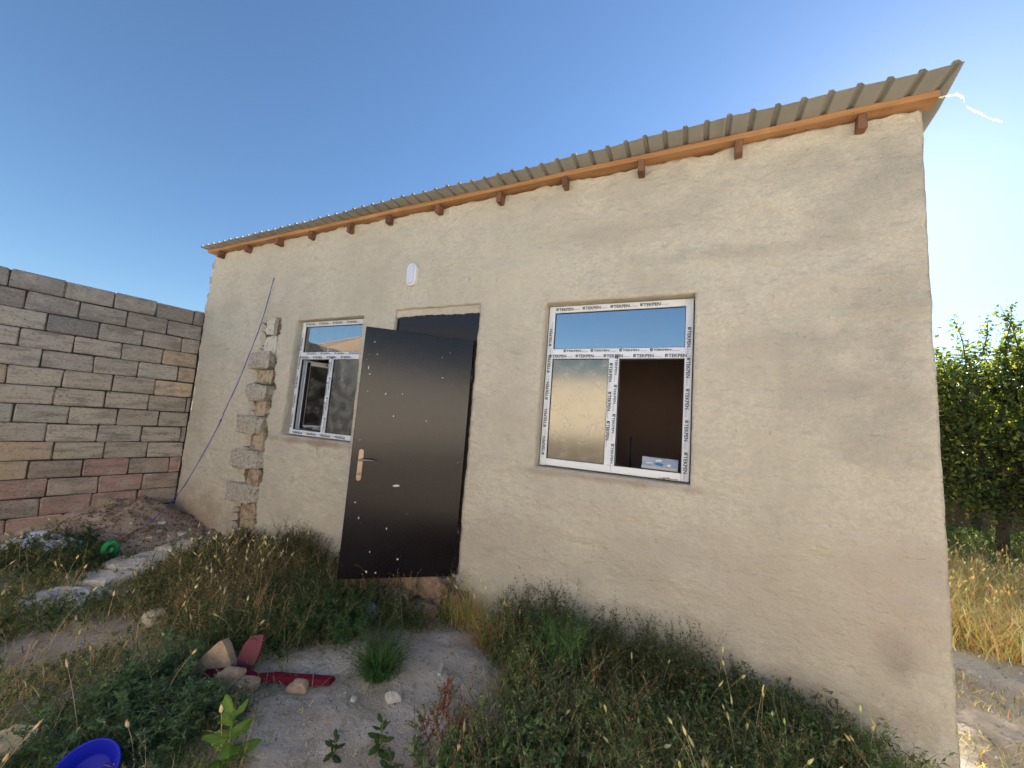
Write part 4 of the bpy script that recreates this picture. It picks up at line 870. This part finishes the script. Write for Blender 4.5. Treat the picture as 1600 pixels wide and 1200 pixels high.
# ---------------------------------------------------------------- clutter
M_pale = mat('pale_concrete', (.70, .63, .54), .95, .1, objvar=1, layers=[(6, 6, .48, .66, (.38, .34, .28), .7), (30, 4, .6, .68, (.28, .24, .19), .6)], bump=[(14, .9, .03), (60, .6, .01)])
def slab(pts, h, label, grp=None, zo=0.0, m=None, name='concrete_slab', cat='slab', tilt=(0, 0)):
    cx = sum(p[0] for p in pts)/len(pts); cy = sum(p[1] for p in pts)/len(pts); z = float(gz(cx, cy))+zo; n = len(pts); b_ = MB(); r_ = random.Random(int(cx*1000))
    dense = []
    for i in range(n):
        a, c = pts[i], pts[(i+1) % n]
        for t in (0, .33, .66): dense.append((a[0]*(1-t)+c[0]*t+r_.uniform(-.012, .012)-cx, a[1]*(1-t)+c[1]*t+r_.uniform(-.012, .012)-cy))
    n = len(dense); vs = [(x_, y_, -.03) for x_, y_ in dense]+[(x_*.99, y_*.99, h*.8+r_.uniform(-.006, .004)+tilt[0]*x_+tilt[1]*y_) for x_, y_ in dense]+[(x_*.9, y_*.9, h+r_.uniform(-.004, .004)+tilt[0]*x_+tilt[1]*y_) for x_, y_ in dense]+[(x_*.4, y_*.4, h+r_.uniform(-.006, .006)+tilt[0]*x_+tilt[1]*y_) for x_, y_ in dense]
    fs = [(i*n+k, i*n+(k+1) % n, (i+1)*n+(k+1) % n, (i+1)*n+k) for i in range(3) for k in range(n)]+[tuple(3*n+k for k in range(n))]
    b_.add(vs, fs); o = b_.build(name, m or M_pale); o.location = (cx, cy, z); return tag(o, label, cat, grp)
G = 'broken pale slabs in a row'
slab([(1.22,-.42),(1.30,-.72),(1.62,-.62),(1.62,-.42)], .05, 'grey pale slab nearest the house wall in the broken row', G)
slab([(1.30,-.74),(1.33,-.93),(1.66,-.86),(1.76,-.66),(1.63,-.64)], .055, 'flat pale slab cracked across, beyond the green scrap', G)
slab([(1.34,-.96),(1.42,-1.16),(1.72,-1.12),(1.83,-.92),(1.68,-.88)], .06, 'pale slab with the dark red cable lying on it', G)
slab([(1.44,-1.20),(1.58,-1.40),(1.95,-1.30),(1.92,-1.05),(1.74,-1.14)], .05, 'pinkish white slab at the near end of the broken row', G, tilt=(.08, .05))
# crumpled sacks
def crumple(cx, cy, sx, sy, h, m, name, label, cat, seed, rot=0, n=34):
    u = np.linspace(-1, 1, n); U, V_ = np.meshgrid(u, u); R_ = np.sqrt(U**2+V_**2)
    ed = 1+.18*fbm(np.arctan2(V_, U)*1.5+5, U*0, seed); sq = np.maximum(abs(U), abs(V_))/np.maximum(R_, 1e-6)
    lx = U*sx*ed; ly = V_*sy*ed; rid = 1-np.abs(2*vnoise(U*2.6+seed, V_*2.6, seed)-1); rid2 = 1-np.abs(2*vnoise(U*6+seed, V_*6, seed+2)-1)
    z = h*(.35+.65*rid+.35*rid2)*np.clip(1.15-np.maximum(abs(U), abs(V_))**3*1.1, 0, 1)
    ca, sa = math.cos(rot), math.sin(rot); X_ = lx*ca-ly*sa; Y_ = lx*sa+ly*ca
    Z_ = gz(cx+X_, cy+Y_)+z-.008; zc_ = float(gz(cx, cy)); P_ = np.stack([X_, Y_, Z_-zc_], -1).reshape(-1, 3)
    P_ += rng.normal(size=P_.shape)*.001
    id_ = np.arange(n*n).reshape(n, n); f = np.stack([id_[:-1, :-1], id_[:-1, 1:], id_[1:, 1:], id_[1:, :-1]], -1).reshape(-1, 4)
    return tag(link(name, mesh_np(name, P_, f, [m]), None, (cx, cy, zc_)), label, cat)
M_sack = mat('white_woven_sack', (.70, .71, .72), .6, .3, layers=[(8, 5, .5, .7, (.50, .49, .46), .6), (3, 4, .55, .7, (.42, .38, .32), .5)], bump=[(120, .3, .002)])
M_tarp = mat('dusty_grey_plastic', (.56, .53, .48), .7, .3, layers=[(7, 5, .45, .65, (.33, .31, .28), .7), (20, 4, .6, .7, (.6, .6, .6), .6)], bump=[(50, .5, .006)])
crumple(.52, -1.30, .36, .17, .09, M_sack, 'plastic_sack', 'crumpled white sack at the left edge below the block wall', 'sack', 3, .3)
crumple(1.98, -1.52, .27, .17, .07, M_tarp, 'crumpled_bag', 'crumpled grey paper bag in the grass at the near end of the slabs', 'bag', 8, .6, 46)
M_green = mat('green_plastic', (.015, .27, .085), .35, .5, bump=[(12, .3, .01)])
b = MB(); n = 20; 
rg = [(0, 0)]+[(rr_, k) for rr_ in (.4, .75, 1.0) for k in range(n)]; vs = [(0, .018, 0)]
for q in (.4, .75, 1.0):
    for k in range(n):
        a = 2*math.pi*k/n; sh = 1-.10*math.cos(a*2)+(.22 if abs(a-1.5*math.pi) < .25 else 0); vs.append((.075*q*sh*math.cos(a), .018-.05*q*q, .078*q*sh*math.sin(a)))
fs = [(0, 1+k, 1+(k+1) % n) for k in range(n)]+[(1+j*n+k, 1+j*n+(k+1) % n, 1+(j+1)*n+(k+1) % n, 1+(j+1)*n+k) for j in range(2) for k in range(n)]
b.add(vs, fs); o = b.build('plastic_scrap', M_green, smooth=True, fix=False); o.location = (1.28, -1.05, float(gz(1.28, -1.05))+.10); o.rotation_euler = (.30, 0, 1.15+math.pi); tag(o, 'round green plastic scrap standing at the edge of the pale slabs', 'plastic scrap')
so = o.modifiers.new('thick', 'SOLIDIFY'); so.thickness = .003
# blue basin, tilted
M_basin = mat('blue_plastic', (.008, .016, .42), .55, .3, bump=[(5, .1, .01)])
b = MB(); n = 40; prof = [(p*.86, q*1.2) for p, q in [(.0, .0), (.070, .0), (.078, .006), (.112, .058), (.120, .061), (.122, .056), (.116, .052), (.083, .0), (.075, -.006), (0, -.006)]]; vs = []
for rad, z in prof:
    for k in range(n): a = 2*math.pi*k/n; vs.append((rad*math.cos(a), rad*math.sin(a), z))
b.add(vs, [(i*n+k, i*n+(k+1) % n, (i+1)*n+(k+1) % n, (i+1)*n+k) for i in range(len(prof)-1) for k in range(n)])
o = b.build('basin', M_basin, smooth=True); o.location = (4.085, -2.045, float(gz(4.0, -2.07))+.045); o.rotation_euler = (.75, .35, .5); tag(o, 'blue plastic basin lying tilted in the weeds at the bottom left', 'basin')
# red scrap with tan torn patches
M_red = mat('dark_red_velour', (.13, .006, .022), .75, .2, layers=[(12, 4, .5, .7, (.09, .004, .015), .7)], bump=[(60, .4, .004)])
M_foam = mat('tan_foam', (.50, .36, .24), .95, .1, layers=[(25, 5, .45, .65, (.40, .27, .18), .8)], bump=[(60, .9, .008)])
M_redtile = mat('faded_red_face', (.19, .06, .07), .85, .2, layers=[(20, 5, .5, .65, (.18, .06, .065), .8), (6, 4, .6, .68, (.45, .32, .25), .8)])
e = bpy.data.objects.new('red_scrap', None); COL.objects.link(e); zc_ = float(gz(4.05, -1.31)); e.location = (4.05, -1.31, zc_); tag(e, 'long dark red strip with torn tan patches lying across the grass', 'scrap')
pts = [(-.30, -.16), (-.22, -.10), (-.12, -.07), (-.02, -.05), (.06, .02), (.14, .06), (.22, .10), (.33, .17)]; vs = []; 
for i, (x_, y_) in enumerate(pts):
    zz = float(gz(4.05+x_, -1.31+y_))-zc_+.012
    hh = [.025, .04, .045, .03, .024, .034, .036, .02][i]
    vs += [(x_, y_-.022, zz), (x_-.008, y_-.010, zz+hh), (x_-.014, y_+.022, zz+hh+.004), (x_-.01, y_+.035, zz)]
b = MB(); b.add(vs, [(i*4+k, i*4+k+1, (i+1)*4+k+1, (i+1)*4+k) for i in range(len(pts)-1) for k in range(3)]+[(0, 1, 2, 3), tuple((len(pts)-1)*4+k for k in (3, 2, 1, 0))]); b.build('strip', M_red, e)
for q, (x_, y_, s1, s2) in enumerate([(-.13, -.125, .12, .085), (-.03, -.095, .11, .06), (.20, .055, .09, .045)]): 
    zz = float(gz(4.05+x_, -1.31+y_))-zc_; rock('torn_patch', M_foam, e, (x_, y_, zz+s2*.38), (s1*1.25, .08, s2*1.2), q+200, 3, .4, (0, 0, .5), .6)
def shard(name, outline, th, m, loc, rot, label, cat, parent=None):
    b_ = MB(); n = len(outline); b_.add([(x_, -th/2, z_) for x_, z_ in outline]+[(x_, th/2, z_) for x_, z_ in outline], [tuple(range(n)), tuple(range(2*n-1, n-1, -1))]+[(k, n+k, n+(k+1) % n, (k+1) % n) for k in range(n)])
    o_ = b_.build(name, m, parent); o_.location = loc; o_.rotation_euler = rot; return tag(o_, label, cat)
z_ = float(gz(3.70, -1.36))
shard('foam_wedge', [(-.12, -.02), (-.095, .07), (-.02, .155), (.0, .168), (.03, .14), (.085, .06), (.10, -.02)], .06, M_foam, (3.76, -1.42, z_+.01), (-.25, 0, .45), 'tan triangular wedge standing in the grass behind the red strip', 'scrap')
shard('red_slab', [(-.05, -.02), (-.045, .12), (-.02, .165), (.045, .185), (.06, .10), (.055, -.02)], .03, M_redtile, (3.85, -1.32, z_+.01), (-.30, .15, .5), 'faded red broken slab leaning behind the tan wedge', 'scrap')
# loose stones
def lstone(x_, y_, s, m, label, cat='stone', seed=1, grp=None, name='loose_stone', up=.35):
    o_ = rock(name, m, None, (x_, y_, float(gz(x_, y_))+s[2]*up), s, seed, 3, .35, (0, 0, seed), .65); return tag(o_, label, cat, grp)
lstone(2.84, -1.33, (.17, .12, .10), mat('cream_limestone', (.62, .54, .38), .95, .1, layers=[(16, 5, .5, .62, (.36, .27, .15), .85)], bump=[(25, 1, .03)]), 'cream pitted stone in the grass left of the straw', seed=3)
lstone(4.76, -1.05, (.09, .075, .045), M_pale, 'round pale stone on the path right of the grass tuft', seed=4)
lstone(4.585, -1.17, (.04, .035, .02), M_pale, 'small flat pale stone on the path near the red strip', seed=5)
lstone(4.03, -.50, (.15, .12, .13), mat('blue_grey_concrete', (.34, .36, .37), .95, .1, layers=[(12, 5, .5, .62, (.22, .23, .24), .8)], bump=[(25, 1, .03)]), 'blue grey concrete lump in the weeds below the door', seed=6)
lstone(3.30, -1.20, (.10, .08, .06), M_pebble, 'brown grey stone beside the straw above the tan wedge', seed=7)
lstone(3.63, -2.15, (.20, .14, .14), mat('yellow_block', (.62, .50, .32), .95, .1, layers=[(9, 5, .5, .65, (.45, .34, .20), .7)], bump=[(30, .8, .02)]), 'yellowish block corner at the bottom left of the picture', seed=8)
b = MB(); b.box(-.012, .012, -.055, .055, 0, .012, b=.003, jit=.002); o = b.build('wood_chip', mat('pale_wood_chip', (.60, .56, .48), .9)); o.location = (4.86, -.76, float(gz(4.86, -.76))+.004); o.rotation_euler = (0, .1, .45); tag(o, 'short pale flat chip lying on the path', 'chip')
rs = random.Random(9)
for q, (x_, y_, s) in enumerate([(.70,-.42,.05),(.86,-.50,.035),(1.02,-.36,.06),(.95,-.62,.03),(1.20,-.30,.045),(.62,-.66,.03),(1.36,-.28,.05),(1.10,-.50,.04)]):
    lb = ['white plaster lump highest on the mound toward the house', 'small plaster crumb left of the largest lump by the wall', 'largest plaster lump at the foot of the mound by the wall', 'small plaster crumb in front of the largest lump', 'pale lump against the wall between the two bigger ones', 'leftmost small pale crumb on the mound slope', 'pale lump against the wall nearest the stone channel', 'pale crumb between mound foot and first slab'][q]
    lstone(x_, y_, (s*1.6, s, s*.7), M_stonewhite, lb, 'rubble', q+20, 'pale rubble at the mound foot', 'rubble_lump')
for q, (x_, y_, s) in enumerate([(5.02,-.62,.022),(4.95,-.55,.018),(5.10,-.70,.02),(4.68,-.72,.02),(5.0,-.88,.018),(5.1,-.60,.03)]):
    lstone(x_, y_, (s*1.5, s, s*.7), M_pebble, 'small grey pebble on the bare trodden path', 'pebble', q+50, 'pebbles on the path', 'pebble')
M_lump = mat('clay_lump', (.26, .185, .13), .97, .05, objvar=1, bump=[(30, 1, .02)])
for q in range(16):
    x_, y_ = rs.uniform(.12, 1.0), rs.uniform(-.95, -.06); s = rs.uniform(.03, .075)
    lstone(x_, y_, (s*1.4, s, s*.7), M_lump, 'brown clay clod on the earth mound by the block wall', 'clod', q+70, 'clay clods on the mound', 'clay_clod', .2)

# ---------------------------------------------------------------- right background: dry bank, shrubs, fence, far house
BK = [(8.15,2.3),(8.75,1.9),(10.5,3.0),(12,5),(11,6),(8.6,5.4)]
x, y = scatter(26000, BK, r, 99, clump=1.6, seed=30, avoid=False); x2, y2 = scatter(500, BK, r, 99, avoid=False)
stuff('dry_grass', [grass(x, y, r, (.12, .42), .0034, [(.70, .56, .33), (.60, .47, .27), (.45, .32, .18), (.72, .62, .40)]+[(.14, .15, .06)], [.32, .26, .16, .14, .12], .7, .8, 4), seedheads(x2, y2, r, (.25, .5), (.72, .58, .36), (.03, .05), hr=.008, sr=.002)], 'golden dry grass, coloured brighter as if sunlit, beyond the right corner of the house', 'grass', M_straw)  # straw colours raised to stand in for sun the shrubs block
BK2 = [(8.6,5.0),(11,4.8),(13,6.4),(12.5,8.2),(8,8.4),(7.8,5.6)]
x, y = scatter(12000, BK2, r, 99, avoid=False); x2, y2 = scatter(900, BK2, r, 99, avoid=False)
stuff('shade_grass', [grass(x, y, r, (.15, .5), .004, DG, DP, .9, .9, 4), weeds(x2, y2, r, (.2, .5), 16, (.03, .06), .3, DG, DP, sr=.004)], 'dark shaded grass under the shrubs on the right', 'grass')
x, y = scatter(2500, [(7.55,-.2),(7.6,2.4),(8.3,2.2),(8.9,1.7),(9.5,1.0),(9.5,-.2)], r, 99, clump=2.4, seed=33, avoid=False, thr=.25)
stuff('sparse_grass', [grass(x, y, r, (.02, .09), .002, STRAW+[(.10, .12, .05)], [.3, .25, .1, .1, .25], 1.2, .8, 4)], 'sparse low tufts on the pale ground beside the house corner', 'grass', M_straw)
def tree(cx, cy, clusters, nleaf, label, trunk_h, seed, lsize=(.05, .095), cols=((.036, .055, .018), (.058, .082, .024), (.17, .175, .045)), p=(.4, .4, .2), sprigs=(), name='shrub'):  # yellow tone in cols paints leaves as if sunlit
    r = np.random.default_rng(seed); z0 = float(gz(cx, cy)); e = bpy.data.objects.new(name, None); COL.objects.link(e); e.location = (cx, cy, z0); tag(e, label, name)
    b_ = MB(); rd = random.Random(seed)
    b_.tube([(0, 0, -.1), (.05, .02, trunk_h*.5), (.02, -.04, trunk_h)], [.10, .08, .06], 8)
    pts = []; cs = []
    tot = sum(c[3]*c[4]*c[5] for c in clusters)
    for (x_, y_, z_, rx, ry, rz) in clusters:
        b_.tube(spline([(.02, 0, trunk_h*.8), ((x_-cx)*.5+rd.uniform(-.1, .1), (y_-cy)*.5, (z_-z0+trunk_h)*.5), (x_-cx, y_-cy, z_-z0)], 4), [.05, .047, .043, .04, .035, .03, .025, .02, .015], 6)
        nb_ = 26
        for k in range(nb_):
            d = unit(r.normal(size=3)); q_ = np.array([x_-cx, y_-cy, z_-z0]); tip = q_+d*np.array([rx, ry, rz])*r.uniform(.6, 1.0); b_.tube([q_*.8+np.array([0, 0, .1*trunk_h]), q_+(tip-q_)*.5+r.normal(size=3)*.05, tip], [.012, .008, .003], 4, cap=False)
        n = int(nleaf*rx*ry*rz/tot); nt_ = max(n//14, 1)
        d = unit(r.normal(size=(nt_, 3))); rad = r.random(nt_)**.42; tc_ = np.array([x_, y_, z_])+d*rad[:, None]*np.array([rx, ry, rz])*(1+.22*np.sin(d[:, :1]*5+d[:, 2:]*7+seed))
        li = np.repeat(np.arange(nt_), 14); c = tc_[li]+r.normal(size=(len(li), 3))*.10; pts.append(c); cs.append(np.clip(.8+.3*(r.normal(size=nt_)*.5), .4, 1.5)[li])
    for (x_, y_, z_, dx, dy, dz) in sprigs:
        t = r.random(90)[:, None]; a0 = np.array([x_, y_, z_]); dd = np.array([dx, dy, dz]); b_.tube([a0-[cx, cy, z0], a0+dd*.5-[cx, cy, z0]+[.03, 0, .02], a0+dd-[cx, cy, z0]], [.010, .007, .003], 4)
        pts.append(a0+dd*t+r.normal(size=(90, 3))*.045); cs.append(np.ones(90))
    b_.build('trunk', M_bark, e)
    c = np.concatenate(pts); sc_ = np.concatenate(cs); n = len(c); d = unit(r.normal(size=(n, 3))+np.array([0, 0, -.35])); nr = unit(np.array([0, 0, 1.])+.8*r.normal(size=(n, 3)))
    L_ = r.uniform(*lsize, n); col = jitc(pick(cols, p, n, r), n, r, .18, .06)*sc_[:, None]
    v, f, cc_ = diamonds(c-np.array([cx, cy, z0]), d, L_, L_*.62, nr, col, .15); link('crown', mesh_np('crown', v, f, [M_leaf], col=cc_), e); return e
tree(10.9, 6.6, [(10.15,6.5,1.0,.5,.5,.55),(9.95,6.6,2.1,.45,.5,.6),(10.35,6.3,2.3,.55,.6,.6),(11.1,6.6,2.5,.8,.7,.65),(11.6,6.4,1.7,.7,.7,.9),(10.9,6.4,1.5,.75,.7,.55),(10.4,6.4,1.75,.5,.5,.45),(11.9,6.8,2.8,.8,.7,.6),(11.3,6.0,.75,.8,.5,.5),(10.5,6.2,.6,.7,.5,.45),(11.9,6.2,.9,.6,.5,.6)], 24000, 'dense leafy shrub with sunlit top just right of the house corner', 1.0, 4,
     sprigs=[(10.5,6.4,2.8,-.12,0,.75),(10.7,6.4,2.9,.1,0,.7),(11.0,6.5,3.0,.15,0,.8),(11.2,6.5,3.0,-.2,0,.8),(11.3,6.5,3.0,.25,.1,.75),(10.35,6.4,2.6,-.25,0,.45),(11.7,6.6,3.2,.1,0,.6),(10.9,6.4,2.9,.3,0,.6)])
tree(9.6, 8.2, [(9.7,8.2,2.1,.8,.7,.75),(10.5,8.4,2.3,.8,.7,.7),(10.1,8.0,1.2,.8,.7,.6),(9.3,8.1,1.3,.6,.6,.7)], 16000, 'shrub farther back, hidden behind the front shrub', .8, 6, cols=((.025, .045, .015), (.036, .06, .018), (.05, .075, .02)))
tree(13.2, 7.2, [(13.0,7.2,2.6,1.1,.9,.9),(13.9,7.4,2.2,1.0,.9,1.0),(13.2,7.0,1.3,1.1,.8,.7),(12.6,7.1,1.9,.7,.7,.7)], 22000, 'broad leafy shrub at the right edge behind the dry grass', 1.0, 8)
tree(12.0, 9.6, [(12,9.6,2.2,1.2,.9,1.1),(11.0,9.4,1.6,1.0,.8,.9),(13,9.6,1.6,1.0,.8,.9)], 14000, 'shrub by the mud wall behind the others', .8, 9, (.06, .10))
M_mud = mat('mud_wall', (.20, .14, .10), .97, .05, layers=[(4, 5, .45, .65, (.14, .095, .07), .8)], bump=[(12, .8, .04)])
b = MB(); n = 60
for k in range(n):
    xa, xb = 7.6+14*k/n, 7.6+14*(k+1)/n; h0, h1 = 1.25+.10*math.sin(xa*2.3)+.05*math.sin(xa*7), 1.25+.10*math.sin(xb*2.3)+.05*math.sin(xb*7); b.add([(xa,10.4,-.7),(xb,10.4,-.7),(xb,10.4,h1),(xa,10.4,h0),(xa,10.7,-.7),(xb,10.7,-.7),(xb,10.7,h1),(xa,10.7,h0)], [(0,1,2,3),(5,4,7,6),(3,2,6,7)]+([(0,3,7,4)] if k == 0 else [])+([(1,5,6,2)] if k == n-1 else []))
tag(b.build('mud_wall', M_mud), 'brown mud wall in deep shade behind the shrubs', 'wall')
fh = bpy.data.objects.new('far_house', None); COL.objects.link(fh); fh.location = (23.5, 24, -.5); tag(fh, 'far house whose grey roof edge shows above the shrubs', 'house')
b = MB(); b.box(-3.6, 6, -3, 3, 0, 4.6); b.build('wall', M_ywall, fh)
b = MB(); b.add([(-4.3, -3.4, 4.5), (6.6, -3.4, 4.5), (6.6, 0, 6.6), (-1.6, 0, 6.6), (-4.3, 3.4, 4.5), (6.6, 3.4, 4.5)], [(0, 1, 2, 3), (0, 3, 4), (3, 2, 5, 4), (0, 4, 5, 1)]); b.build('roof', mat('grey_roof', (.42, .43, .46), .6), fh)
